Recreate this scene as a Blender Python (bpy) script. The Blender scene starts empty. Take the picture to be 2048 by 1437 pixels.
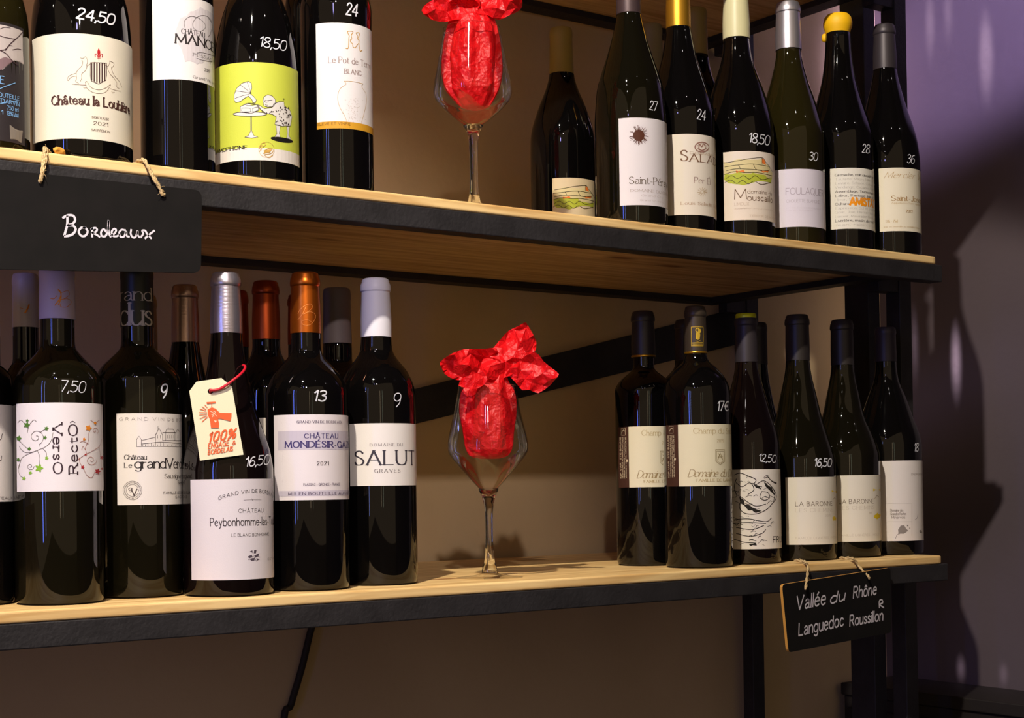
import bpy, bmesh, math, random
import numpy as np
from mathutils import Vector, Matrix
from mathutils.geometry import delaunay_2d_cdt
random.seed(7)
COL = bpy.context.scene.collection
S = 0.93
# ------------------------------------------------------------------ camera
YAW, PITCH, ROLL, FPX = 0.625672902, 0.0147833999, -0.0146131846, 3085.36876
CAM = np.array([-1.82372324, -1.41617159, 0.120766462]) * S
PX0, PY0 = 1024 - 41.66, 718.5 + 208.49          # principal point in photo pixels (shifted lens)
_cy, _sy = math.cos(YAW), math.sin(YAW)
FW = np.array([_sy * math.cos(PITCH), _cy * math.cos(PITCH), math.sin(PITCH)])
_r = np.array([_cy, -_sy, 0.0]); _u = np.cross(_r, FW)
RT = math.cos(ROLL) * _r + math.sin(ROLL) * _u
UP = -math.sin(ROLL) * _r + math.cos(ROLL) * _u
cam_d = bpy.data.cameras.new('camera'); cam = bpy.data.objects.new('camera', cam_d); COL.objects.link(cam)
cam_d.sensor_width = 36; cam_d.sensor_fit = 'HORIZONTAL'; cam_d.lens = FPX * 36 / 2048
cam_d.shift_x = 41.66 / 2048; cam_d.shift_y = 208.49 / 2048; cam_d.clip_start = 0.02
cam_d.dof.use_dof = False
m = Matrix.Identity(4)
for i in range(3):
    m[i][0], m[i][1], m[i][2], m[i][3] = RT[i], UP[i], -FW[i], CAM[i]
cam.matrix_world = m
bpy.context.scene.camera = cam
# ------------------------------------------------------------------ world, lights, exposure
def lin(c):
    return tuple(((v / 255) / 12.92 if v / 255 <= .04045 else ((v / 255 + .055) / 1.055) ** 2.4) for v in c)
sc = bpy.context.scene
sc.view_settings.view_transform = 'Standard'; sc.view_settings.look = 'None'
sc.view_settings.exposure = 0.0; sc.view_settings.gamma = 1.0; sc.view_settings.use_curve_mapping = False
w = bpy.data.worlds.new('world'); sc.world = w; w.use_nodes = True
w.node_tree.nodes['Background'].inputs[0].default_value = (0.78, 0.56, 0.34, 1)
w.node_tree.nodes['Background'].inputs[1].default_value = 0.38
def light(kind, name, loc, power, color, size=.02, target=None, spot=60, blend=.3, sy=None):
    d = bpy.data.lights.new(name, kind); d.energy = power; d.color = color
    if kind == 'AREA':
        d.shape = 'RECTANGLE'; d.size = size; d.size_y = sy or size
    else:
        d.shadow_soft_size = size
    if kind == 'SPOT':
        d.spot_size = math.radians(spot); d.spot_blend = blend
    o = bpy.data.objects.new(name, d); COL.objects.link(o); o.location = loc
    if target is not None:
        v = Vector(target) - Vector(loc)
        o.rotation_euler = v.to_track_quat('-Z', 'Y').to_euler()
    return o
WARM = (1.0, .86, .68)
light('SPOT', 'ceiling_spot', (-1.85, -.94, 1.74), 222, (1, .89, .75), .022, (-.76, -.02, .43), 42, .14)
light('SPOT', 'ceiling_spot_room', (-2.1, -2.0, 1.5), 92, (1, .86, .84), .03, (-1.06, .05, .34), 23, .6)
light('SPOT', 'added_sheen_spot', (-1.9, -1.2, 1.1), 1.5, (.45, .40, 1), .03, (-.8, .1, .4), 44, .5)  # small blue lamp added for tint and sheen
for i, (x, y, z, e) in enumerate([(-1.9, -1.0, 1.75, .8), (-2.1, -1.2, 1.7, .5), (-2.5, -1.6, 1.75, .8), (-.8, -1.5, 2.0, .8),
                                  (.3, -1.6, 1.8, .5), (.7, -1.3, 1.8, .5), (-3.0, -2.0, 1.7, .5)]):
    light('POINT', 'small_lamp', (x, y, z), e, (1, .93, .88), .014)
# tall neon-blue shop window strips on the left, warm and cool strips added straight behind for reflections
light('AREA', 'blue_strip', (-3.3, -1.05, .35), 8, (.12, .20, 1), .05, (-.8, 0, .35), sy=1.5)
light('AREA', 'blue_strip_thin', (-3.25, -1.40, .35), 2.0, (.25, .35, 1), .02, (-.8, 0, .35), sy=1.5)
light('AREA', 'added_reflection_strip', (-2.2, -3.2, .3), .9, (1, .78, .5), .03, (-.8, 0, .3), sy=1.5)
light('AREA', 'added_reflection_strip_cool', (-1.8, -3.3, .3), .5, (.85, 1, .75), .02, (-.8, 0, .3), sy=1.5)
# ------------------------------------------------------------------ pixel helpers (survey of the photograph)
def raydir(px, py):
    return FW * FPX + RT * (px - PX0) - UP * (py - PY0)
def on_plane(px, py, p0, n):
    d = raydir(px, py); n = np.asarray(n, float)
    return CAM + d * (((np.asarray(p0) - CAM) @ n) / (d @ n))
def on_y(px, py, y):
    return on_plane(px, py, (0, y, 0), (0, 1, 0))
XW = .42
def wall_pt(px, py): return on_plane(px, py, (XW, 0, 0), (1, 0, 0))  # the wash spots below are added, unseen lamps that tint the side wall
light('SPOT', 'added_blue_wash', (-.15, -1.3, 1.25), 720, (.66, .52, 1), .05, tuple(wall_pt(2040, 0)), 14, .7)
light('SPOT', 'added_blue_wash_low', (-.15, -1.3, .9), 40, (.52, .46, 1), .05, tuple(wall_pt(1850, 800)), 5.5, 1)
light('SPOT', 'added_lilac_wash', (-.15, -1.4, .9), 40, (.8, .62, 1), .05, tuple(wall_pt(2060, 1240)), 9, 1)
light('SPOT', 'added_warm_wash', (-.15, -1.4, .9), 30, (1, .74, .66), .08, tuple(wall_pt(2010, 600)), 18, .9)
for _x, _y, _e, _a, _h in ((1912, 722, 190, 1.3, .20), (1972, 110, 110, 1.9, .22), (1860, 50, 70, 1.3, .20), (1896, 25, 50, 1.2, .22), (1922, 1338, 30, 1.0, .5), (2007, 1342, 34, 1.0, .5), (1829, 690, 60, 1.0, .16)):
    _p = wall_pt(_x, _y)
    light('SPOT', 'added_wall_streak', (_p[0] - _h, _p[1], _p[2] + 1.0), _e * 3.0, (1, .84, .95), .006, tuple(_p), _a, 1)  # added narrow spots that throw the pale streaks onto the side wall
# ------------------------------------------------------------------ object helpers
def tag(o, label=None, cat=None, group=None, kind=None):
    if label: o['label'] = label
    if cat: o['category'] = cat
    if group: o['group'] = group
    if kind: o['kind'] = kind
    return o
def mesh_obj(name, verts, faces, mat, parent=None, smooth=False, angle=None):
    me = bpy.data.meshes.new(name)
    me.from_pydata([tuple(float(c) for c in v) for v in verts], [], faces); me.update()
    if smooth:
        me.polygons.foreach_set('use_smooth', [True] * len(me.polygons))
        if angle: me.set_sharp_from_angle(angle=math.radians(angle))
    if mat: me.materials.append(mat)
    o = bpy.data.objects.new(name, me); COL.objects.link(o)
    if parent: o.parent = parent; o.matrix_parent_inverse = Matrix.Identity(4)
    return o
def rel(verts, root):
    l = root.location
    r = root
    off = np.zeros(3)
    while r is not None:
        off = off + np.array(r.location); r = r.parent
    return [np.asarray(v) - off for v in verts]
def part(name, verts, faces, mat, parent, **k):
    return mesh_obj(name, rel(verts, parent), faces, mat, parent, **k)
def empty(name, loc):
    o = bpy.data.objects.new(name, None); COL.objects.link(o); o.location = [float(c) for c in loc]
    o.empty_display_size = .02
    return o
def bevel(o, wdt, seg=2):
    md = o.modifiers.new('bevel', 'BEVEL'); md.width = wdt; md.segments = seg; md.limit_method = 'ANGLE'
    return o
def boxv(x0, x1, y0, y1, z0, z1):
    v = [(x, y, z) for z in (z0, z1) for y in (y0, y1) for x in (x0, x1)]
    f = [(0, 2, 3, 1), (4, 5, 7, 6), (0, 1, 5, 4), (2, 6, 7, 3), (0, 4, 6, 2), (1, 3, 7, 5)]
    return v, f
def box_part(name, b, mat, parent, bev=0.0):
    v, f = boxv(*b)
    o = part(name, v, f, mat, parent) if parent else mesh_obj(name, v, f, mat)
    if bev: bevel(o, bev)
    return o
def lathe(profile, cx, cy, seg=56, close_top=True, close_bot=True):
    v, f = [], []
    for (r, z) in profile:
        for k in range(seg):
            a = 2 * math.pi * k / seg
            v.append((cx + r * math.cos(a), cy + r * math.sin(a), z))
    n = len(profile)
    for i in range(n - 1):
        for k in range(seg):
            k2 = (k + 1) % seg
            f.append((i * seg + k, i * seg + k2, (i + 1) * seg + k2, (i + 1) * seg + k))
    if close_bot: f.append(tuple(range(seg))[::-1])
    if close_top: f.append(tuple((n - 1) * seg + k for k in range(seg)))
    return v, f
def catmull(pts, n=6, closed=False):
    pts = [np.asarray(p, float) for p in pts]
    if len(pts) < 3: return pts
    out = []
    m_ = len(pts)
    rng = range(m_ if closed else m_ - 1)
    for i in rng:
        if closed:
            p0, p1, p2, p3 = pts[i - 1], pts[i], pts[(i + 1) % m_], pts[(i + 2) % m_]
        else:
            p1, p2 = pts[i], pts[i + 1]
            p0 = pts[i - 1] if i else 2 * p1 - p2
            p3 = pts[i + 2] if i + 2 < m_ else 2 * p2 - p1
        for k in range(n):
            t = k / n
            out.append(.5 * (2 * p1 + (p2 - p0) * t + (2 * p0 - 5 * p1 + 4 * p2 - p3) * t * t + (3 * p1 - p0 - 3 * p2 + p3) * t ** 3))
    out.append(pts[0] if closed else pts[-1])
    return out
def tube(pts, r, seg=7, smooth_n=6, taper=1.0):
    P = catmull(pts, smooth_n) if smooth_n else [np.asarray(p, float) for p in pts]
    v, f = [], []
    nrm = None
    for i, p in enumerate(P):
        t = (P[min(i + 1, len(P) - 1)] - P[max(i - 1, 0)]); t = t / (np.linalg.norm(t) + 1e-12)
        if nrm is None:
            nrm = np.cross(t, (0.3, .2, 1)); nrm /= np.linalg.norm(nrm)
        nrm = nrm - t * (nrm @ t); nrm /= np.linalg.norm(nrm) + 1e-12
        b = np.cross(t, nrm)
        rr = r * (1 + (taper - 1) * i / (len(P) - 1))
        for k in range(seg):
            a = 2 * math.pi * k / seg
            v.append(p + rr * (math.cos(a) * nrm + math.sin(a) * b))
    for i in range(len(P) - 1):
        for k in range(seg):
            k2 = (k + 1) % seg
            f.append((i * seg + k, i * seg + k2, (i + 1) * seg + k2, (i + 1) * seg + k))
    f.append(tuple(range(seg))[::-1]); f.append(tuple((len(P) - 1) * seg + k for k in range(seg)))
    return v, f
def merge(lst):
    v, f = [], []
    for a, b in lst:
        o = len(v); v += list(a); f += [tuple(i + o for i in q) for q in b]
    return v, f
# ------------------------------------------------------------------ materials
MATS = {}
def pmat(name, col, rough=.5, metal=0, spec=.5, **kw):
    if name in MATS: return MATS[name]
    mt = bpy.data.materials.new(name); mt.use_nodes = True
    b = mt.node_tree.nodes['Principled BSDF']
    b.inputs['Base Color'].default_value = (*lin(col), 1)
    b.inputs['Roughness'].default_value = rough; b.inputs['Metallic'].default_value = metal
    b.inputs['Specular IOR Level'].default_value = spec
    for k, v in kw.items():
        b.inputs[k.replace('_', ' ')].default_value = v
    MATS[name] = mt
    return mt
def nodes(mt):
    return mt.node_tree.nodes, mt.node_tree.links, mt.node_tree.nodes['Principled BSDF']
def noise_col(mt, c1, c2, scale, stretch=(1, 1, 1), detail=6, bump=0, bscale=None, lo=.35, hi=.65):
    N, L, B = nodes(mt)
    tc = N.new('ShaderNodeTexCoord'); mp = N.new('ShaderNodeMapping'); mp.inputs['Scale'].default_value = stretch
    L.new(tc.outputs['Object'], mp.inputs[0])
    nz = N.new('ShaderNodeTexNoise'); nz.inputs['Scale'].default_value = scale; nz.inputs['Detail'].default_value = detail
    L.new(mp.outputs[0], nz.inputs['Vector'])
    cr = N.new('ShaderNodeValToRGB'); cr.color_ramp.elements[0].position = lo; cr.color_ramp.elements[1].position = hi
    cr.color_ramp.elements[0].color = (*lin(c1), 1); cr.color_ramp.elements[1].color = (*lin(c2), 1)
    L.new(nz.outputs[0], cr.inputs[0]); L.new(cr.outputs[0], B.inputs['Base Color'])
    if bump:
        nb = N.new('ShaderNodeTexNoise'); nb.inputs['Scale'].default_value = bscale or scale * 4; nb.inputs['Detail'].default_value = 4
        L.new(mp.outputs[0], nb.inputs['Vector'])
        bp = N.new('ShaderNodeBump'); bp.inputs['Strength'].default_value = bump; bp.inputs['Distance'].default_value = .002
        L.new(nb.outputs[0], bp.inputs['Height']); L.new(bp.outputs[0], B.inputs['Normal'])
    return mt
def wood():
    mt = pmat('pine_wood', (214, 176, 118), .55)
    N, L, B = nodes(mt)
    tc = N.new('ShaderNodeTexCoord'); mp = N.new('ShaderNodeMapping'); mp.inputs['Scale'].default_value = (2.2, 30, 30)
    L.new(tc.outputs['Object'], mp.inputs[0])
    nz = N.new('ShaderNodeTexNoise'); nz.inputs['Scale'].default_value = 3.0; nz.inputs['Detail'].default_value = 8; nz.inputs['Distortion'].default_value = .6
    L.new(mp.outputs[0], nz.inputs['Vector'])
    cr = N.new('ShaderNodeValToRGB'); cr.color_ramp.elements[0].position = .3; cr.color_ramp.elements[1].position = .62
    cr.color_ramp.elements[0].color = (*lin((204, 156, 88)), 1); cr.color_ramp.elements[1].color = (*lin((244, 210, 146)), 1)
    L.new(nz.outputs[0], cr.inputs[0])
    # knots
    mp2 = N.new('ShaderNodeMapping'); mp2.inputs['Scale'].default_value = (5, 14, 14); L.new(tc.outputs['Object'], mp2.inputs[0])
    vo = N.new('ShaderNodeTexVoronoi'); vo.inputs['Scale'].default_value = 1.0; L.new(mp2.outputs[0], vo.inputs['Vector'])
    kr = N.new('ShaderNodeValToRGB'); kr.color_ramp.elements[0].position = .05; kr.color_ramp.elements[1].position = .16
    kr.color_ramp.elements[0].color = (1, 1, 1, 1); kr.color_ramp.elements[1].color = (0, 0, 0, 1)
    L.new(vo.outputs['Distance'], kr.inputs[0])
    mx = N.new('ShaderNodeMix'); mx.data_type = 'RGBA'; mx.inputs['B'].default_value = (*lin((150, 92, 44)), 1)
    L.new(kr.outputs[0], mx.inputs['Factor']); L.new(cr.outputs[0], mx.inputs['A']); L.new(mx.outputs['Result'], B.inputs['Base Color'])
    bp = N.new('ShaderNodeBump'); bp.inputs['Strength'].default_value = .25; bp.inputs['Distance'].default_value = .0006
    L.new(nz.outputs[0], bp.inputs['Height']); L.new(bp.outputs[0], B.inputs['Normal'])
    return mt
WOOD = wood()
STEEL = noise_col(pmat('black_steel', (34, 32, 34), .6), (28, 26, 28), (39, 37, 39), 30, bump=.3, bscale=220)
WALL = noise_col(pmat('beige_wall_paint', (206, 182, 140), .85), (198, 173, 132), (212, 188, 146), 3, bump=.25, bscale=90)
SIDEWALL = noise_col(pmat('grey_wall_paint', (88, 78, 84), .6), (82, 72, 78), (92, 82, 88), 2, bump=.2, bscale=60)
CEIL = pmat('ceiling_paint', (90, 84, 78), .9)
FLOOR = noise_col(pmat('dark_floor', (50, 42, 36), .5), (44, 36, 30), (60, 50, 42), 4, (1, 12, 1))
def glassy(name, col, rough=.025):
    return pmat(name, col, rough, spec=.5, Coat_Weight=.0, IOR=1.5)
GL = {'black': glassy('black_bottle_glass', (7, 6, 6)), 'olive': glassy('olive_bottle_glass', (30, 26, 8)),
      'green': glassy('dark_green_bottle_glass', (15, 13, 6)), 'red': glassy('red_wine_bottle_glass', (12, 6, 6))}
def foil(name, col, metal=.9, rough=.35, bump=0):
    if name in MATS: return MATS[name]
    mt = pmat(name, col, rough, metal)
    if bump:
        N, L, B = nodes(mt)
        tc = N.new('ShaderNodeTexCoord'); mp = N.new('ShaderNodeMapping'); mp.inputs['Scale'].default_value = (30, 30, 600)
        nz = N.new('ShaderNodeTexNoise'); nz.inputs['Scale'].default_value = 1; nz.inputs['Detail'].default_value = 3
        bp = N.new('ShaderNodeBump'); bp.inputs['Strength'].default_value = bump; bp.inputs['Distance'].default_value = .0006
        L.new(tc.outputs['Object'], mp.inputs[0]); L.new(mp.outputs[0], nz.inputs['Vector']); L.new(nz.outputs[0], bp.inputs['Height']); L.new(bp.outputs[0], B.inputs['Normal'])
    return mt
def paper(col, name=None):
    nm = name or 'label_paper_%d_%d_%d' % col
    if nm in MATS: return MATS[nm]
    mt = pmat(nm, col, .6, spec=.3)
    N, L, B = nodes(mt)
    tc = N.new('ShaderNodeTexCoord'); nz = N.new('ShaderNodeTexNoise'); nz.inputs['Scale'].default_value = 900
    bp = N.new('ShaderNodeBump'); bp.inputs['Strength'].default_value = .25; bp.inputs['Distance'].default_value = .0003
    L.new(tc.outputs['Object'], nz.inputs['Vector']); L.new(nz.outputs[0], bp.inputs['Height']); L.new(bp.outputs[0], B.inputs['Normal'])
    return mt
def ink(col):
    return pmat('ink_%d_%d_%d' % tuple(col), col, .55, spec=.25)
# ------------------------------------------------------------------ stroke lettering
GLY = {}
def _g(ch, s):
    p = s.split(';'); wd = float(p[0]); st = []
    for q in p[1:]:
        q = q.strip(); sm = q.startswith('~')
        if sm: q = q[1:]
        st.append((sm, [tuple(float(a) for a in t.split(',')) for t in q.split()]))
    GLY[ch] = (wd, st)
for ln in '''A .76;0,0 .38,1;.38,1 .76,0;.14,.34 .62,.34
B .6;0,0 0,1;~0,1 .4,.98 .5,.76 .36,.55 0,.53;~0,.53 .44,.5 .6,.27 .42,.02 0,0
C .72;~.7,.8 .55,.97 .36,1 .12,.86 0,.5 .12,.14 .36,0 .56,.03 .72,.2
D .72;0,0 0,1;~0,1 .36,.98 .64,.8 .72,.5 .64,.2 .36,.02 0,0
E .56;0,0 0,1;0,1 .54,1;0,.52 .44,.52;0,0 .56,0
F .52;0,0 0,1;0,1 .52,1;0,.52 .42,.52
G .76;~.7,.8 .55,.97 .36,1 .12,.86 0,.5 .12,.14 .36,0 .56,.03 .73,.2;.73,0 .73,.44;.5,.44 .76,.44
H .7;0,0 0,1;.7,0 .7,1;0,.52 .7,.52
I 0;0,0 0,1
J .35;.35,1 .35,.3;~.35,.3 .28,.05 .12,-.02 0,.08
K .64;0,0 0,1;.6,1 0,.42;.2,.6 .64,0
L .52;0,0 0,1;0,0 .52,0
M .88;0,0 .06,1;.06,1 .44,.12;.44,.12 .82,1;.82,1 .88,0
N .72;0,0 0,1;0,1 .72,0;.72,0 .72,1
O .78;~0,.5 .1,.86 .39,1 .68,.86 .78,.5 .68,.14 .39,0 .1,.14 0,.5
P .56;0,0 0,1;~0,1 .4,.98 .54,.74 .4,.5 0,.48
Q .78;~0,.5 .1,.86 .39,1 .68,.86 .78,.5 .68,.14 .39,0 .1,.14 0,.5;.5,.2 .8,-.14
R .62;0,0 0,1;~0,1 .4,.98 .54,.75 .4,.52 0,.5;.26,.5 .62,0
S .52;~.48,.84 .36,.98 .2,1 .04,.88 .04,.68 .24,.54 .42,.42 .52,.24 .42,.05 .24,0 .08,.04 0,.18
T .66;.33,0 .33,1;0,1 .66,1
U .68;0,1 0,.3;~0,.3 .1,.06 .34,-.01 .58,.06 .68,.3;.68,.3 .68,1
V .74;0,1 .37,0;.37,0 .74,1
W 1.04;0,1 .26,0;.26,0 .52,1;.52,1 .78,0;.78,0 1.04,1
X .68;0,1 .68,0;.68,1 0,0
Y .68;0,1 .34,.48;.68,1 .34,.48;.34,.48 .34,0
Z .62;0,1 .62,1;.62,1 0,0;0,0 .62,0
a .46;~.04,.54 .2,.65 .37,.58 .42,.4 .42,.1 .48,0;~.42,.4 .2,.35 .02,.2 .08,.02 .26,.01 .42,.16
b .5;0,1 0,0;~0,.46 .14,.62 .32,.64 .5,.46 .5,.18 .34,0 .14,.02 0,.16
c .44;~.42,.54 .24,.65 .06,.54 0,.32 .06,.1 .24,0 .44,.1
d .5;.5,1 .5,0;~.5,.46 .36,.62 .18,.64 0,.46 0,.18 .16,0 .36,.02 .5,.16
e .48;.02,.36 .46,.36;~.46,.36 .42,.56 .24,.65 .06,.54 0,.32 .07,.08 .26,0 .46,.1
f .3;~.36,.92 .26,1 .14,.92 .1,.74;.1,.74 .1,0;0,.62 .28,.62
g .5;.5,.62 .5,0;~.5,0 .44,-.24 .24,-.32 .04,-.22;~.5,.46 .36,.62 .18,.64 0,.46 0,.2 .16,.02 .34,.04 .5,.2
h .46;0,0 0,1;~0,.44 .16,.62 .34,.64 .46,.46;.46,.46 .46,0
i 0;0,0 0,.64;0,.86 0,.93
j .1;.1,.64 .1,-.1;~.1,-.1 .04,-.28 -.1,-.3;.1,.86 .1,.93
k .46;0,0 0,1;.42,.64 0,.28;.14,.4 .46,0
l 0;0,0 0,1
m .82;0,0 0,.64;~0,.44 .14,.62 .3,.64 .41,.46;.41,.46 .41,0;~.41,.44 .55,.62 .7,.64 .82,.46;.82,.46 .82,0
n .46;0,0 0,.64;~0,.44 .16,.62 .34,.64 .46,.46;.46,.46 .46,0
o .52;~0,.32 .07,.56 .26,.65 .45,.56 .52,.32 .45,.08 .26,0 .07,.08 0,.32
p .5;0,.64 0,-.32;~0,.46 .14,.62 .32,.64 .5,.46 .5,.18 .34,0 .14,.02 0,.16
q .5;.5,.64 .5,-.32;~.5,.46 .36,.62 .18,.64 0,.46 0,.18 .16,0 .36,.02 .5,.16
r .3;0,0 0,.64;~0,.42 .12,.6 .3,.62
s .36;~.34,.54 .18,.65 .03,.54 .08,.4 .28,.28 .36,.14 .2,0 0,.08
t .3;~.12,.86 .12,.2 .16,.03 .34,.05;0,.62 .32,.62
u .46;0,.64 0,.2;~0,.2 .08,.02 .26,0 .46,.2;.46,.64 .46,0
v .46;0,.64 .23,0;.23,0 .46,.64
w .72;0,.64 .18,0;.18,0 .36,.64;.36,.64 .54,0;.54,0 .72,.64
x .44;0,.64 .44,0;.44,.64 0,0
y .46;0,.64 .24,0;~.46,.64 .24,0 .14,-.24 0,-.3
z .42;0,.64 .42,.64;.42,.64 0,0;0,0 .42,0
0 .5;~0,.5 .06,.88 .25,1 .44,.88 .5,.5 .44,.12 .25,0 .06,.12 0,.5
1 .26;.02,.76 .22,1;.22,1 .22,0
2 .5;~.02,.78 .12,.96 .3,1 .46,.86 .42,.62 .2,.3 0,0;0,0 .5,0
3 .48;~.02,.88 .2,1 .42,.9 .42,.68 .2,.54;~.2,.54 .46,.44 .48,.18 .26,0 0,.1
4 .54;.4,0 .4,1;.4,1 0,.3;0,.3 .54,.3
5 .48;.44,1 .06,1;.06,1 .04,.58;~.04,.58 .24,.64 .46,.5 .46,.18 .24,0 0,.08
6 .5;~.44,.92 .22,.9 .04,.6 0,.3 .1,.04 .3,0 .48,.14 .48,.4 .3,.54 .1,.46 .02,.3
7 .48;0,1 .48,1;.48,1 .16,0
8 .5;~.25,.54 .04,.7 .08,.94 .26,1 .44,.94 .46,.7 .25,.54 .02,.34 .02,.1 .25,0 .48,.1 .48,.34 .25,.54
9 .5;~.48,.66 .36,.46 .16,.44 .02,.62 .06,.9 .26,1 .44,.9 .48,.64 .44,.3 .26,0
- .3;.02,.34 .28,.34
. .02;0,0 .02,.05
, .06;.06,.06 0,-.16
' .04;.02,.8 .02,1
& .62;~.62,.02 .3,.42 .12,.74 .18,.96 .34,.96 .38,.78 .18,.54 .02,.32 .04,.08 .22,0 .4,.1 .56,.4
% .8;.68,1 .12,0;~.02,.76 .08,.98 .24,.98 .3,.76 .22,.56 .08,.56 .02,.76;~.5,.24 .56,.44 .72,.44 .78,.24 .7,.02 .56,.02 .5,.24
€ .6;~.58,.86 .4,1 .16,.8 .1,.5 .16,.2 .4,0 .58,.12;0,.58 .4,.58;0,.42 .4,.42
^ .2;0,.8 .1,.95;.1,.95 .2,.8'''.split('\n'):
    _g(ln[0], ln[2:])
ACC = {'é': ('e', 1), 'è': ('e', 2), 'ê': ('e', 3), 'â': ('a', 3), 'ô': ('o', 3), 'É': ('E', 1), 'È': ('E', 2), 'Â': ('A', 3), 'ö': ('o', 4)}
def glyph(ch):
    if ch in ACC:
        b, a = ACC[ch]; wd, st = GLY[b]; y = .80 if b.islower() else 1.1; c = wd / 2; st = list(st)
        if a == 1: st.append((False, [(c - .04, y), (c + .12, y + .18)]))
        if a == 2: st.append((False, [(c - .12, y + .18), (c + .04, y)]))
        if a == 3: st += [(False, [(c - .14, y), (c, y + .16)]), (False, [(c, y + .16), (c + .14, y)])]
        if a == 4: st += [(False, [(c - .02, y + .02), (c + .02, y + .1)])]
        return wd, st
    return GLY.get(ch, (.3, []))
def layout(text, gap=.2, space=.42, serif=False, smallcaps=False):
    """polylines in em units (cap height 1) and the pen position after every character"""
    x = 0; out = []; adv = [0]
    for ch in text:
        if ch == ' ':
            x += space; adv.append(x); continue
        sc_ = 1.0
        if smallcaps and ch.islower(): ch, sc_ = ch.upper(), .74
        wd, st = glyph(ch)
        for sm, pts in st:
            q = [(x + a * sc_, b * sc_) for a, b in pts]
            if serif and not sm and len(q) == 2:
                (ax, ay), (bx, by) = q
                if abs(by - ay) > .5 * sc_ * .6 and abs(bx - ax) < abs(by - ay):
                    for ex, ey in q:
                        if ey > -.05 and (ey < .02 or ey > .58 * sc_):
                            if ch in 'EFLBDPR' and ey > .02 and False: continue
                            out.append((False, [(ex - .09, ey), (ex + .09, ey)]))
            out.append((sm, q))
        x += wd * sc_ + gap; adv.append(x)
    return out, adv, x - gap
def ribbon(pts, thick, thin, nib=None, step=None):
    """flat ribbon along a 2-D polyline; a nib angle gives pen contrast"""
    P = [np.asarray(p, float) for p in pts]
    if step:
        Q = [P[0]]
        for a, b in zip(P, P[1:]):
            n = max(1, int(np.linalg.norm(b - a) / step))
            Q += [a + (b - a) * (k + 1) / n for k in range(n)]
        P = Q
    v, f = [], []
    n = len(P)
    for i, p in enumerate(P):
        t = P[min(i + 1, n - 1)] - P[max(i - 1, 0)]
        l = np.linalg.norm(t)
        if l < 1e-12: t = np.array([1., 0.])
        else: t = t / l
        if nib is None: wd = thick
        else: wd = thin + (thick - thin) * abs(math.sin(math.atan2(t[1], t[0]) - nib))
        nn = np.array([-t[1], t[0]]) * wd / 2
        e = t * wd * .3 if i == n - 1 else (-t * wd * .3 if i == 0 else 0)
        v += [p + nn + e, p - nn + e]
    for i in range(n - 1):
        f.append((2 * i, 2 * i + 1, 2 * i + 3, 2 * i + 2))
    return v, f
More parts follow.
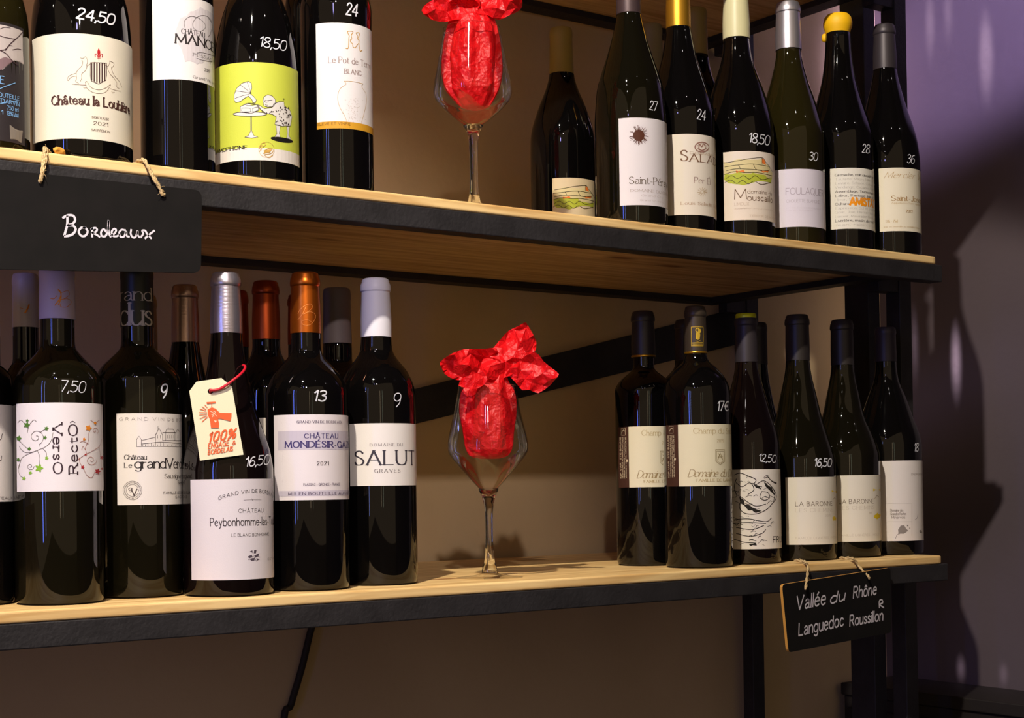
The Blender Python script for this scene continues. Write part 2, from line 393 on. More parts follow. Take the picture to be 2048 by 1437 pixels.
class Surf:                       # a printable surface: (u, v) metres -> point
    def add(self, name, shapes, mat, parent, off=.00012):
        V, F = merge(shapes)
        if not V: return None
        W_ = [self.map(p[0], p[1], off) for p in V]
        return part(name, W_, F, mat, parent)
    def poly(self, pts):          # filled polygon given in uv
        pts = [Vector((float(p[0]), float(p[1]))) for p in pts]
        n = len(pts)
        xs = [p.x for p in pts]; ys = [p.y for p in pts]
        # subdivide with interior grid so that it can bend round the bottle
        extra = []
        st = .004
        def inside(x, y):
            c = False
            for i in range(n):
                a, b = pts[i], pts[i - 1]
                if (a.y > y) != (b.y > y) and x < (b.x - a.x) * (y - a.y) / (b.y - a.y) + a.x: c = not c
            return c
        x = min(xs) + st / 2
        while x < max(xs):
            y = min(ys) + st / 2
            while y < max(ys):
                if inside(x, y): extra.append(Vector((x, y)))
                y += st
            x += st
        r = delaunay_2d_cdt(pts + extra, [(i, (i + 1) % n) for i in range(n)], [list(range(n))], 1, 1e-7)
        return [np.array(p) for p in r[0]], [tuple(q) for q in r[2]]
    def polypx(self, pts): return self.poly([self.uv(*p) for p in pts])
    def line(self, pts, wpx, smooth=True, nib=None, thin=.3, closed=False):
        """stroke traced in photo pixels, width in photo pixels"""
        q = catmull(pts, 5, closed) if smooth else [np.asarray(p, float) for p in pts]
        uv = [np.array(self.uv(*p)) for p in q]
        return ribbon(uv, wpx * self.m, wpx * self.m * thin, nib, step=.003)
    def textuv(self, s, u0, v0, h, wid=None, vis=None, style='sans', wt=None, slant=0, rot=0, gap=.2, bend=0, center=False):
        """wid = width of the first `vis` characters (all when vis is None)"""
        serif = style in ('serif', 'black')
        st, adv, tot = layout(s, gap, serif=serif)
        ref = tot if vis is None else adv[vis] - gap
        sx = (wid / ref) if wid else h
        wt = wt or {'sans': .10, 'serif': .175, 'hand': .13, 'black': .2, 'thin': .05, 'bold': .2, 'script': .09}[style]
        if center: u0 -= sx * tot / 2
        ca, sa = math.cos(rot), math.sin(rot)
        out = []
        for sm, pts in st:
            if sm and style != 'black': pts = catmull(pts, 4)
            q = []
            for a, b in pts:
                x = (a + slant * b) * sx; y = b * h
                y += bend * (1 - (2 * a / tot - 1) ** 2)
                q.append((u0 + x * ca - y * sa, v0 + x * sa + y * ca))
            if style == 'serif': out.append(ribbon(q, wt * h, wt * h * .36, 0, step=.003))
            elif style == 'black': out.append(ribbon(q, wt * h, wt * h * .2, math.radians(-35), step=.003))
            elif style == 'script': out.append(ribbon(q, wt * h * 1.3, wt * h * .4, math.radians(20), step=.003))
            else: out.append(ribbon(q, wt * h, wt * h, None, step=.003))
        return out
    def text(self, s, x0, y0, x1, hpx, vis=None, style='serif', **k):
        """photo pixels: left end, baseline, right end (of the visible characters), cap height"""
        u0, v0 = self.uv(x0, y0); u1, _ = self.uv(x1, y0)
        return self.textuv(s, u0, v0, hpx * self.m, u1 - u0, vis, style, **k)
    def hand(self, s, x0, y0, x1, y1, hpx, wpx, slant=.15, gap=.12, space=.4):
        """handwriting laid along a pixel baseline"""
        st, adv, tot = layout(s, gap, space)
        out = []
        for sm, pts in st:
            q = []
            for a, b in (catmull(pts, 4) if sm else pts):
                t = (a + slant * b) / tot
                q.append((x0 + (x1 - x0) * t, y0 + (y1 - y0) * t - b * hpx))
            out.append(self.line(q, wpx, smooth=False))
        return out
class BSurf(Surf):
    """surface of revolution: axis (ax, ay), radius function, theta=0 faces the photographer"""
    def __init__(s, ax, ay, R, prof=None):
        s.ax, s.ay, s.R = ax, ay, R; s.prof = prof or (lambda z: R)
        d = np.array([ax - CAM[0], ay - CAM[1]]); s.dist = np.hypot(*d); s.d = d / s.dist; s.rt = np.array([s.d[1], -s.d[0]])
        s.m = 1.0 / (FPX / (s.dist - R) / abs((np.array([s.d[0], s.d[1], 0]) @ FW)))
    def map(s, u, v, off=0):
        th = u / s.R; r = s.prof(v) + off
        p = np.array([s.ax, s.ay]) - s.d * r * math.cos(th) + s.rt * r * math.sin(th)
        return np.array([p[0], p[1], v])
    def uv(s, px, py):
        d = raydir(px, py); dh = d[:2]; a = dh @ dh; oc = CAM[:2] - np.array([s.ax, s.ay]); b = oc @ dh
        r = s.R; z = None
        for _ in range(12):
            c = oc @ oc - r * r; D = b * b - a * c
            t = (-b - math.sqrt(D)) / a if D > 0 else -b / a
            z = CAM[2] + t * d[2]; rn = s.prof(z)
            if abs(rn - r) < 1e-6: break
            r = .5 * r + .5 * rn
        p = CAM[:2] + t * dh - np.array([s.ax, s.ay])
        th = math.atan2(p @ s.rt, -(p @ s.d))
        return th * s.R, z
class PSurf(Surf):
    def __init__(s, p0, ex, ey):
        s.p0 = np.asarray(p0, float); s.ex = np.asarray(ex, float); s.ex /= np.linalg.norm(s.ex)
        ey = np.asarray(ey, float); ey = ey - s.ex * (ey @ s.ex); s.ey = ey / np.linalg.norm(ey); s.n = np.cross(s.ex, s.ey)
        s.m = np.linalg.norm(s.p0 - CAM) / FPX
    def map(s, u, v, off=0): return s.p0 + s.ex * u + s.ey * v + s.n * off
    def uv(s, px, py):
        p = on_plane(px, py, s.p0, s.n) - s.p0
        return p @ s.ex, p @ s.ey
# ------------------------------------------------------------------ room and shelving
TH = .0115 * S; H = .43 * S; H2 = .8643 * S; DEP = .475 * S; WY = DEP + .011
def struct(name, b, mat):
    v, f = boxv(*b); o = mesh_obj(name, v, f, mat); o['kind'] = 'structure'; return o
struct('wall_back', (-4.2, XW, WY, WY + .1, -.8, 2.4), WALL)
struct('wall_right', (XW, XW + .1, -3.4, WY + .1, -.8, 2.4), SIDEWALL)
struct('floor', (-4.2, XW + .1, -3.6, WY + .1, -.85, -.8), FLOOR)
struct('ceiling', (-4.2, XW + .1, -3.6, WY + .1, 2.4, 2.45), CEIL)

unit = empty('shelving_unit', (-1.0 * S, 0, -.8))
tag(unit, 'open wall shelving with pale pine boards on a black steel frame', 'shelf')
for zk in (0, H, H2):
    b = box_part('shelf_board', (-2.25 * S, 0, 0.0, DEP, zk, zk + TH), WOOD, unit)
    # round the front right corner
    bm = bmesh.new(); bm.from_mesh(b.data)
    loc = rel([(0, 0, 0)], unit)[0]
    es = [e for e in bm.edges if all(abs(v.co.x - loc[0]) < 1e-5 for v in e.verts) and all(abs(v.co.y - loc[1]) < 1e-5 for v in e.verts)]
    bmesh.ops.bevel(bm, geom=es, offset=.012, segments=5, profile=.5, affect='EDGES'); bm.to_mesh(b.data); bm.free()
    bevel(b, .0022, 3)
    MB = .0245 * S
    box_part('front_rail', (-2.25 * S, .0075 * S, .0005, .024 * S, zk - MB, zk - .0002), STEEL, unit, .0012)
    box_part('side_rail', (-.022 * S, .0075 * S, .0242 * S, DEP, zk - .0095 * S, zk - .0002), STEEL, unit, .0006)
    box_part('back_rail', (-2.25 * S, -.0225 * S, DEP - .03 * S, DEP, zk - .0095 * S, zk - .0002), STEEL, unit, .0006)
for y0, y1 in ((.115, .142), (.176, .224), (.437, .461)):
    box_part('post', (.053 * S, .080 * S, y0 * S, y1 * S, -.8, H2 + .3), STEEL, unit, .0012)
    if y0 != .176:
        for zk in (0, H, H2):
            box_part('bracket', (.0078 * S, .0528 * S, (y0 + .002) * S, (y1 - .002) * S, zk - .0240 * S, zk - .0005), STEEL, unit, .001)
# diagonal brace behind the boards
yb = DEP + .004 * S
q = [on_y(-300, 1062, yb), on_y(1480, 616, yb), on_y(1480, 688, yb), on_y(-300, 1128, yb)]
v = [np.array(p) for p in q] + [np.array(p) + np.array([0, .004, 0]) for p in q]
part('brace', v, [(0, 3, 2, 1), (4, 5, 6, 7), (0, 1, 5, 4), (1, 2, 6, 5), (2, 3, 7, 6), (3, 0, 4, 7)], STEEL, unit)
# soft shadow line down the wall, built as a dark strand
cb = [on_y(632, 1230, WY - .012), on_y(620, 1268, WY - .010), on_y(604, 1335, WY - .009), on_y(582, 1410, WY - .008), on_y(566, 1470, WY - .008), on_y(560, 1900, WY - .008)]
v, f = tube(cb, .0045, 8, 6); o = mesh_obj('shadow_strand', v, f, pmat('shadow_strand_dark', (34, 26, 22), .7), smooth=True)
tag(o, 'dark strand standing in for a soft shadow on the wall below the lower shelf', 'shadow strand')
# low black cabinet by the side wall
pt = on_plane(1900, 1365, (XW, 0, 0), (1, 0, 0)); pf = on_plane(1790, 1353, (XW, 0, 0), (1, 0, 0))
cab = empty('low_cabinet', (XW - .06, pf[1] - .5, -.8)); tag(cab, 'low black cabinet against the side wall, right of the shelving', 'cabinet')
BLK = pmat('black_lacquer', (30, 25, 24), .6)
box_part('carcass', (XW - .13, XW - .001, pf[1] - .9, pf[1], -.8, pt[2] - .0205), BLK, cab, .002)
box_part('top_panel', (XW - .135, XW - .001, pf[1] - .905, pf[1] + .003, pt[2] - .020, pt[2]), BLK, cab, .002)
for k in range(2):
    d_ = box_part('door', (XW - .137, XW - .1301, pf[1] - .89 + k * .445, pf[1] - .455 + k * .445, -.77, pt[2] - .04), BLK, cab, .002)
    box_part('handle', (XW - .150, XW - .1372, pf[1] - .47 + k * .05, pf[1] - .46 + k * .05, pt[2] - .2, pt[2] - .08), STEEL, d_, .001)
# ------------------------------------------------------------------ bottles
NB = [0]; DBG = False
YFIX = {(190, 364): 0.1055, (366, 548): 0.0543, (532, 697): 0.0639, (-110, 60): 0.2416, (-5, 112): 0.1692, (222, 358): 0.2184, (305, 441): 0.1451, (465, 605): 0.1492, (540, 665): 0.2514, (610, 745): 0.1718, (1529, 1673): 0.0842, (1619, 1762): 0.0918, (1708, 1846): 0.0976}
class Bottle: pass
def bottle(label, limbs, y, pts, base, cap=None, glass='black', group=None):
    xl, xr, ym = limbs; y = YFIX.get((xl, xr), y) * S; base = base + .0004
    if DBG: print('SPEC', xl, xr, ym, y / S, base)
    a, b = raydir(xl, ym), raydir(xr, ym)
    ta, tb = math.atan2(a[0], a[1]), math.atan2(b[0], b[1]); h = (tb - ta) / 2; mid = (ta + tb) / 2
    dist = (y - CAM[1]) / math.cos(mid); R = dist * math.sin(h)
    ax, ay = CAM[0] + dist * math.sin(mid), y
    B = Bottle(); B.R, B.ax, B.ay = R, ax, ay; B.full = (xr - xl) / 2
    dn = np.array([math.sin(mid), math.cos(mid), 0])
    xc = (xl + xr) / 2
    def zof(py): return on_plane(xc, py, (ax, ay, 0), dn)[2]
    B.zof = zof
    prof = [(R, base + .006)]
    pz = [(zof(py), R * hw / B.full) for py, hw in pts]
    cz = [(pz[0][0] - .03, R), (pz[0][0] - .015, R)] + pz
    sm = catmull([np.array(q_) for q_ in cz], 5)
    sm = [p for p in sm if p[0] >= cz[1][0] - 1e-9]
    zs = [base, base + .0015, base + .006] + [float(p[0]) for p in sm]
    rs = [R * .90, R * .97, R] + [min(float(p[1]), R) for p in sm]
    B.prof = lambda z: float(np.interp(z, zs, rs))
    B.s = BSurf(ax, ay, R, B.prof)
    root = empty('wine_bottle', (ax, ay, base)); tag(root, label, 'bottle', group)
    B.root = root
    top = zs[-1]; rt = rs[-1]
    profl = list(zip(rs, zs))
    if cap:
        zt = zof(cap['top']); zb = zof(cap['bot']); rb = R * cap['hb'] / B.full; r1 = R * cap['ht'] / B.full
        B.cap = (zb, zt, rb, r1)
        profl = [p for p in profl if p[1] < zb - .0005]
        rn = min(B.prof(zb), rb - .0004)
        profl += [(rn, zb - .0004), (rn, zb), (rn * .96, zb + .002), (r1 * .93, zt - .004), (r1 * .8, zt - .002)]
    v, f = lathe(profl, ax, ay)
    part('glass_body', v, f, GL[glass], root, smooth=True, angle=40)
    if cap:
        L = zt - zb; st = cap.get('style', 'foil')
        if st == 'foil':
            cp = [(rb - .0003, zb - .0002), (rb, zb), (rb, zb + .001), (rb * .985 + r1 * .015, zb + L * .3), (r1 * .985, zb + L * .74), (r1 * .985, zb + L * .765), (r1 * 1.05, zb + L * .785),
                  (r1 * 1.06, zb + L * .83), (r1 * 1.02, zb + L * .90), (r1 * .955, zb + L * .93), (r1 * .94, zb + L * .965), (r1 * .88, zt - .0008), (r1 * .78, zt)]
        elif st == 'plain':
            cp = [(rb - .0003, zb - .0002), (rb, zb), (rb, zb + .001), (r1, zb + L * .78), (r1 * 1.03, zb + L * .80), (r1 * 1.03, zb + L * .88), (r1 * .99, zt - .003), (r1 * .93, zt - .0008), (r1 * .82, zt)]
        elif st == 'wax':
            cp = [(rb - .0002, zb), (rb * 1.05, zb + L * .12), (rb * 1.18, zb + L * .35), (rb * 1.2, zb + L * .55), (rb * 1.1, zb + L * .8), (rb * .9, zb + L * .95), (rb * .6, zt)]
        v, f = lathe(cp, ax, ay)
        B.capo = part('capsule', v, f, cap['mat'], root, smooth=True, angle=35)
        if cap.get('label'): B.capo['label'] = cap['label']
        zz_ = [q_[1] for q_ in cp]; rr_ = [q_[0] for q_ in cp]
        B.cs = BSurf(ax, ay, rb, lambda z: float(np.interp(z, zz_, rr_)))
    NB[0] += 1
    lim = (H2 if base > H else H) - .0096 * S; hi = max(profl[-1][1], cp[-1][1] if cap else 0)
    if DBG: print('BTL', NB[0], 'd=%.4f ax=%.3f ay=%.3f h=%.3f room=%.3f' % (2 * R, ax, ay, hi - base, lim - hi), label[:50])
    return B
def label(B, x0, x1, ytop, ybot, col=(228, 222, 216), xm=None, name='label', lab=None, off=.0002):
    s = B.s; xm = xm or ((x0 or x1) + (x1 or x0)) / 2
    u0 = s.uv(x0, (ytop + ybot) / 2)[0] if x0 is not None else -1.75 * B.R
    u1 = s.uv(x1, (ytop + ybot) / 2)[0] if x1 is not None else 1.75 * B.R
    v1 = s.uv(xm, ytop)[1]; v0 = s.uv(xm, ybot)[1]
    n = 28; V = []; F = []
    for k in range(n + 1):
        u = u0 + (u1 - u0) * k / n
        for o_, vv in ((off, v0), (off, v1), (0.00002, v1), (0.00002, v0)): V.append(s.map(u, vv, o_))
    for k in range(n):
        a = 4 * k
        for j in range(4):
            F.append((a + j, a + 4 + j, a + 4 + (j + 1) % 4, a + (j + 1) % 4))
    F += [(0, 1, 2, 3), (4 * n + 3, 4 * n + 2, 4 * n + 1, 4 * n)]
    mt = paper(col) if isinstance(col, tuple) else col
    o = part(name, V, F, mt, B.root)
    if lab: o['label'] = lab
    o.data.shade_smooth() if hasattr(o.data, 'shade_smooth') else None
    o.data.set_sharp_from_angle(angle=math.radians(40))
    B.lab = o; B.lr = (u0, u1, v0, v1)
    return o
def clip(B, shapes):
    """trim printing that would run past the edge of its label"""
    u0, u1, v0, v1 = B.lr; out = []
    for v, f in shapes:
        f2 = [q for q in f if all(u0 <= v[i][0] <= u1 and v0 <= v[i][1] <= v1 for i in q)]
        if f2: out.append((v, f2))
    return out
PRN = [0]
def prnt(B, shapes, col, name='print', off=.00035, parent=None, surf=None):
    mt = ink(col) if isinstance(col, tuple) else col
    sh = clip(B, shapes) if (parent is None and surf is None) else shapes
    return (surf or B.s).add(name, sh, mt, parent or B.lab, off)
CHALK = pmat('white_paint_pen', (214, 216, 222), .6)
def price(B, s, x0, y0, x1, y1, h, w=2.6):
    B.s.add('price_mark', B.s.hand(s, x0, y0, x1, y1, h, w * .78), CHALK, B.root, .0003)
def band(B, ytop, ybot, col, xm, name='print', x0=None, x1=None, off=.0003):
    s = B.s; u0, u1, _, _ = B.lr
    if x0: u0 = s.uv(x0, ytop)[0]
    if x1: u1 = s.uv(x1, ytop)[0]
    v1 = s.uv(xm, ytop)[1]; v0 = s.uv(xm, ybot)[1]; n = 24
    V = [(u0 + (u1 - u0) * (k // 2) / n, (v0, v1)[k % 2]) for k in range(2 * n + 2)]
    F = [(2 * k, 2 * k + 2, 2 * k + 3, 2 * k + 1) for k in range(n)]
    return s.add(name, [(V, F)], ink(col) if isinstance(col, tuple) else col, B.lab, off)
def zz(k, ox, oy, pts): return [(ox + x / k, oy + y / k) for x, y in pts]
def ell(cx, cy, rx, ry, n=20, rot=0):
    return [(cx + rx * math.cos(t) * math.cos(rot) - ry * math.sin(t) * math.sin(rot), cy + rx * math.cos(t) * math.sin(rot) + ry * math.sin(t) * math.cos(rot)) for t in [2 * math.pi * i / n for i in range(n)]]
GU = 'wine bottles on the upper shelf'; GLW = 'wine bottles on the lower shelf'
ZU = H + TH; ZL = TH
F_ = foil
BDX = lambda yb, yt, hb, hn: [(yb, hb), (yb - (yb - yt) * .25, hb * .955), (yb - (yb - yt) * .5, hb * .80), (yb - (yb - yt) * .72, hb * .60), (yb - (yb - yt) * .88, hn * 1.12), (yt, hn)]
# ================================================================== UPPER SHELF
CREAM = (226, 219, 200); WHITE = (224, 219, 216); BROWN = (96, 62, 44); DK = (40, 34, 34); GOLD = (176, 132, 48)
# --- far left: rock-painting label with blue chalk writing
B = bottle('dark wine bottle cut by the left frame edge, rock drawing over blue handwriting', (-131, 60, 200), .05,
           [(70, 95), (20, 90), (-60, 66), (-130, 36), (-220, 30)], ZU, dict(top=-300, bot=-190, hb=31, ht=30, mat=F_('dark_foil', (40, 36, 36))), 'olive', GU)
label(B, -100, 48, 40, 279, (44, 38, 40), xm=-20)
s = B.s
rock = s.polypx([(-95, 42), (-40, 38), (5, 43), (28, 50), (47, 63), (46.5, 129), (28, 121), (5, 140), (-20, 120), (-60, 150), (-95, 120)])
prnt(B, [rock], (186, 176, 172), name='rock_drawing')
prnt(B, [s.line(p, w_) for p, w_ in [([(0, 72), (10, 75), (22, 77), (32, 77), (45, 63)], 1.3), ([(32, 77), (20, 88), (10, 99), (0, 101)], 1.8), ([(0, 101), (12, 108), (24, 122), (35, 130)], 2.0),
      ([(0, 58), (8, 55), (20, 56)], .9), ([(24, 100), (34, 98), (41, 99)], 1.2), ([(-30, 60), (-20, 90), (-40, 110)], 1.6), ([(10, 102), (18, 92), (24, 92)], 1)]], (66, 46, 50), off=.0005)
prnt(B, [s.polypx([(0, 118), (10, 114), (22, 119), (27, 122), (10, 134), (1, 141), (-8, 130)])], (128, 104, 108), off=.00045)
BLUE = (120, 168, 214)
prnt(B, s.text('CE', -12, 165, 8, 15, style='sans', wt=.12) + [s.line([(-8, 181), (10, 173), (30, 166)], 1.6)]
     + s.text('MIS EN BOUTEILLE', -50, 189, 38, 8, style='sans', wt=.15) + s.text('LINCREDARVIN', -40, 201, 38, 8, style='sans', wt=.15)
     + [s.line([(-8, 210), (14, 205), (36, 202)], 1.5)] + s.text('2021', -30, 225, 6, 8, style='sans', wt=.15) + s.text('750 ml', 14, 219, 36, 8, style='sans', wt=.15)
     + s.text('13%Vol', 13, 230, 36, 8, style='sans', wt=.15) + [s.line([(27, 233), (35, 233)], 1.2)], BLUE)
prnt(B, [s.polypx([(19, 250), (45, 262), (42, 286), (20, 278)])], (128, 120, 110))

# --- Loubiere
B = bottle('fat dark bottle with cream blackletter label, red fleur-de-lis crest, priced 24,50', (61, 265, 200), .05,
           [(95, 102), (40, 98), (0, 90), (-50, 70), (-105, 42), (-170, 31)], ZU, dict(top=-290, bot=-180, hb=31, ht=30, mat=F_('dark_foil', (40, 36, 36))), 'black', GU)
label(B, 65.5, None, 66.5, 277.5, CREAM, xm=150); s = B.s
Z4 = lambda *p: zz(4.2267, 0, 0, p)
prnt(B, s.text('Château la Loubière', 104, 211, 258.5, 18, style='black', gap=.16, wt=.25), (72, 44, 38))
prnt(B, s.text('BORDEAUX', 184, 237, 217, 4.5, style='serif') + s.text('2021', 187, 249.5, 216, 6.5, style='serif') + s.text('SAUVIGNON', 183, 262, 219, 4.5, style='serif'), (92, 72, 58))
prnt(B, [s.line(Z4((765, 530), (900, 535), (900, 640), (893, 680), (833, 712), (770, 685), (763, 640), (765, 530)), 1.0, smooth=False)] +
     [s.line(Z4((x, 535), (x, 700 - abs(x - 833) * .35)), 2.6, smooth=False) for x in (774, 796, 818, 840, 862, 884)], (70, 46, 44))
RED = (176, 26, 34)
prnt(B, [s.polypx(Z4((833, 405), (822, 432), (822, 450), (830, 478), (834, 520), (838, 478), (847, 450), (845, 432))),
         s.line(Z4((828, 482), (816, 458), (803, 462), (804, 480)), 1.6), s.line(Z4((842, 482), (852, 458), (865, 464), (862, 484)), 1.6), s.line(Z4((822, 492), (848, 492)), 1.2, False)], RED)
prnt(B, [s.line(Z4(*p), .75) for p in [
    ((680, 490), (700, 495), (722, 480), (735, 500), (738, 530), (730, 560), (765, 540), (800, 525)), ((690, 510), (700, 525), (690, 560), (660, 590), (645, 620), (648, 660), (640, 690), (665, 705)),
    ((735, 565), (720, 600), (690, 625), (690, 660), (680, 690)), ((645, 620), (600, 635), (575, 655), (575, 685), (600, 655), (640, 645)),
    ((925, 515), (960, 535), (955, 560), (940, 580), (965, 640), (1000, 680), (1020, 720), (1028, 740)), ((925, 515), (920, 545), (905, 560), (860, 530)), ((905, 570), (925, 620), (960, 660), (985, 700), (985, 735), (1005, 748)),
    ((610, 712), (680, 718), (730, 720)), ((930, 750), (980, 765), (1015, 772)), ((720, 695), (735, 690), (770, 740), (830, 760), (890, 745), (930, 715), (925, 735), (890, 780), (830, 792), (770, 775), (730, 740), (720, 695)),
    ((700, 735), (715, 745), (730, 738)), ((940, 770), (950, 785), (965, 780))]], (128, 104, 88))
price(B, '24,50', 153, 36, 227, 50, 21, 4.2)

# --- Mancedre
B = bottle('white wine bottle with white label, grey rose and curly monogram, second full bottle from left', (279, 428, 100), .05,
           [(-10, 74), (-60, 70), (-110, 52), (-150, 33), (-190, 28)], ZU, dict(top=-300, bot=-180, hb=29, ht=28, mat=F_('cream_foil', (200, 190, 160), .1)), 'black', GU)
label(B, 305, None, -8, 159, WHITE, xm=330); s = B.s
Z2 = lambda *p: zz(2.994, 280, 0, p)
prnt(B, [s.polypx(Z2((215, 180), (240, 110), (300, 70), (360, 42), (400, 60), (440, 90), (470, 200), (460, 330), (420, 380), (340, 385), (270, 370), (250, 300), (225, 260)))], (202, 196, 198), name='rose_print', off=.0003)
prnt(B, s.text('CHÂTEAU', 363, 67, 409, 9.5, style='serif'), DK)
prnt(B, s.text('MANCEDRE', 351, 86, 426, 18, vis=5, style='serif', wt=.2, gap=.14), DK)
prnt(B, s.text('PESSAC-LÉOGNAN', 386, 112, 427, 6, vis=8, style='serif') + s.text('2020', 409, 142, 419, 6, style='serif') + s.text('Grand Vin de Bordeaux', 386, 156, 427, 5, vis=13, style='serif'), (88, 80, 76))
prnt(B, [s.line(Z2(*p), .9) for p in [((270, 170), (265, 130), (300, 100), (350, 110), (385, 140), (388, 170), (360, 188), (325, 175), (315, 140), (340, 105), (380, 93), (415, 110), (430, 150), (420, 200), (408, 220)),
      ((408, 110), (425, 135), (432, 175), (440, 210)), ((338, 318), (370, 316), (410, 325), (450, 340)), ((338, 350), (370, 360), (430, 372))]], (70, 62, 60))
B2 = B
# a further bottle of the lime label seen behind Mancedre
B = bottle('dark bottle behind the white-labelled one, sliver of lime green label showing', (352, 437.5, 250), .17,
           [(110, 42), (60, 36), (0, 20), (-60, 13)], ZU, dict(top=-150, bot=-60, hb=14, ht=13, mat=F_('cream_foil', (200, 190, 160), .1)), 'black', GU)
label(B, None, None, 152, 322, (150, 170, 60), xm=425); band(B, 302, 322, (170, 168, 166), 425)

# --- Gramophone
B = bottle('burgundy bottle with lime green label, drawing of woman at a gramophone, priced 18,50', (428, 599, 230), .05,
           [(150, 85.5), (100, 81), (40, 68), (0, 54), (-50, 36), (-100, 29)], ZU, dict(top=-230, bot=-110, hb=29, ht=28, mat=F_('dark_foil', (40, 36, 36))), 'black', GU)
label(B, 430, 597, 124.5, 320.5, (196, 205, 72), xm=514, lab='lime green label with a white foot band'); s = B.s
band(B, 296, 320.5, (222, 216, 208), 514)
LW = (216, 212, 204); LD = (58, 48, 44)
horn = Z2((566, 600), (565, 570), (580, 530), (610, 500), (650, 487), (668, 500), (670, 530), (658, 560), (682, 580), (697, 600), (690, 617), (676, 615), (672, 600), (650, 575), (625, 590), (600, 610), (575, 615))
boxp = Z2((602, 640), (640, 620), (712, 630), (712, 662), (668, 680), (602, 674)); table = [*Z2(*ell(658, 684, 100, 13))]
foot = Z2((628, 822), (650, 812), (663, 785), (663, 700), (668, 700), (669, 785), (682, 812), (708, 822), (668, 828))
hair = Z2((735, 605), (742, 580), (765, 567), (790, 575), (808, 595), (810, 620), (795, 640), (765, 642), (742, 635))
dress = Z2((800, 622), (830, 610), (860, 610), (862, 635), (895, 660), (908, 700), (898, 755), (850, 757), (806, 745), (815, 700), (790, 685), (755, 680), (720, 655), (700, 632), (715, 632), (745, 652), (790, 645))
legs = [Z2((812, 750), (838, 755), (832, 800), (838, 822), (805, 822), (818, 800)), Z2((876, 757), (893, 757), (888, 810), (902, 835), (875, 830), (880, 800))]
prnt(B, [s.polypx(horn), s.polypx(boxp), s.polypx(table), s.polypx(foot), s.polypx(hair), s.polypx(dress)] + [s.polypx(l) for l in legs], LW)
prnt(B, [s.polypx(Z2(*ell(848, 838, 68, 15, rot=.16)))], (24, 20, 20), off=.0003)
rng = random.Random(3)
dots = [Z2(*ell(rng.uniform(815, 898), rng.uniform(640, 748), 3.2, 4.6, 6)) for _ in range(46)] + [Z2(*ell(rng.uniform(755, 820), rng.uniform(655, 680), 3, 4, 6)) for _ in range(8)]
prnt(B, [s.line(p + [p[0]], .8, False) for p in (horn, boxp, table, foot, hair, dress, *legs)] + [s.line(Z2((668, 560), q_), .6, False) for q_ in ((570, 590), (575, 545), (600, 508), (640, 490))] +
     [s.line(Z2(*p), .7) for p in [((612, 648), (658, 650), (658, 672), (612, 670), (612, 648)), ((675, 650), (705, 642), (705, 660), (678, 670), (675, 650)), ((625, 625), (660, 618), (690, 625), (655, 634), (625, 625)),
      ((740, 605), (790, 600)), ((750, 600), (748, 612), (765, 612), (768, 602)), ((750, 628), (765, 632)), ((855, 590), (862, 592), (856, 600)), ((700, 632), (712, 640), (735, 672), (755, 680))]] + [s.polypx(d) for d in dots], LD, off=.0005)
prnt(B, s.text('GRAMOPHONE', 430, 312, 495, 7, style='serif', wt=.26), DK, off=.0005)
prnt(B, [s.line(Z2(*p), 1.0) for p in [((710, 890), (730, 870), (725, 900)), ((728, 860), (745, 855), (750, 870), (735, 880)), ((740, 905), (770, 890), (795, 895), (790, 915), (760, 925), (735, 918)), ((745, 930), (770, 945), (795, 930)), ((715, 880), (720, 900), (712, 910))]] +
     [s.line(Z2(*ell(757, 897, 46, 46, 28)), .5), s.polypx(Z2((745, 900), (790, 895), (775, 915), (740, 918)))], (190, 150, 70), off=.0006)
price(B, '18,50', 518, 92, 571, 102, 20, 2.6)
# --- Pot de Terre
B = bottle('tall bottle, white label with gold emblem, vase outline and mustard band, priced 24', (602, 745, 150), .05,
           [(40, 71.5), (14, 70.5), (-20, 62), (-45, 44), (-62, 31), (-90, 27)], ZU, dict(top=-215, bot=-85, hb=28, ht=27, mat=F_('cream_foil', (200, 190, 160), .1)), 'black', GU)
label(B, 633, 744.4, 45.5, 257.5, (222, 218, 218), xm=655); s = B.s
band(B, 243.5, 257.5, (204, 150, 40), 655)
prnt(B, [s.line(Z2(*p), 1.3) for p in [((1232, 290), (1242, 292), (1248, 280), (1250, 230), (1252, 215), (1242, 190), (1274, 190), (1264, 212), (1268, 232), (1258, 240), (1262, 255), (1272, 262), (1274, 280), (1288, 286), (1298, 270), (1308, 260), (1310, 240), (1300, 232), (1304, 220), (1292, 198), (1314, 200), (1308, 225), (1312, 290), (1318, 306), (1328, 302))]], (186, 140, 40))
prnt(B, s.text('Le Pot de Terre', 657, 126, 740, 12, style='serif', wt=.14, gap=.18) + s.text('BLANC', 689, 147, 722, 9.5, vis=5, style='serif'), (150, 132, 128))
prnt(B, [s.line(Z2(*p), .7) for p in [((1222, 486), (1270, 488), (1334, 502)), ((1222, 486), (1232, 505), (1200, 530), (1183, 580), (1195, 640), (1225, 695), (1240, 735)), ((1334, 502), (1326, 520), (1350, 560), (1354, 610), (1340, 680), (1322, 745))]], (186, 150, 90))
prnt(B, [s.polypx(Z2(*ell(rng.gauss(1275, 30), rng.uniform(590, 735), 1.6, 1.6, 5))) for _ in range(90)], (170, 156, 140))
prnt(B, s.text('ELEVE ET VINIFIE', 636, 252, 690, 5, vis=13, style='sans', wt=.14), (140, 100, 40), off=.0005)
price(B, '24', 692, 29, 714, 33, 24, 3.6)
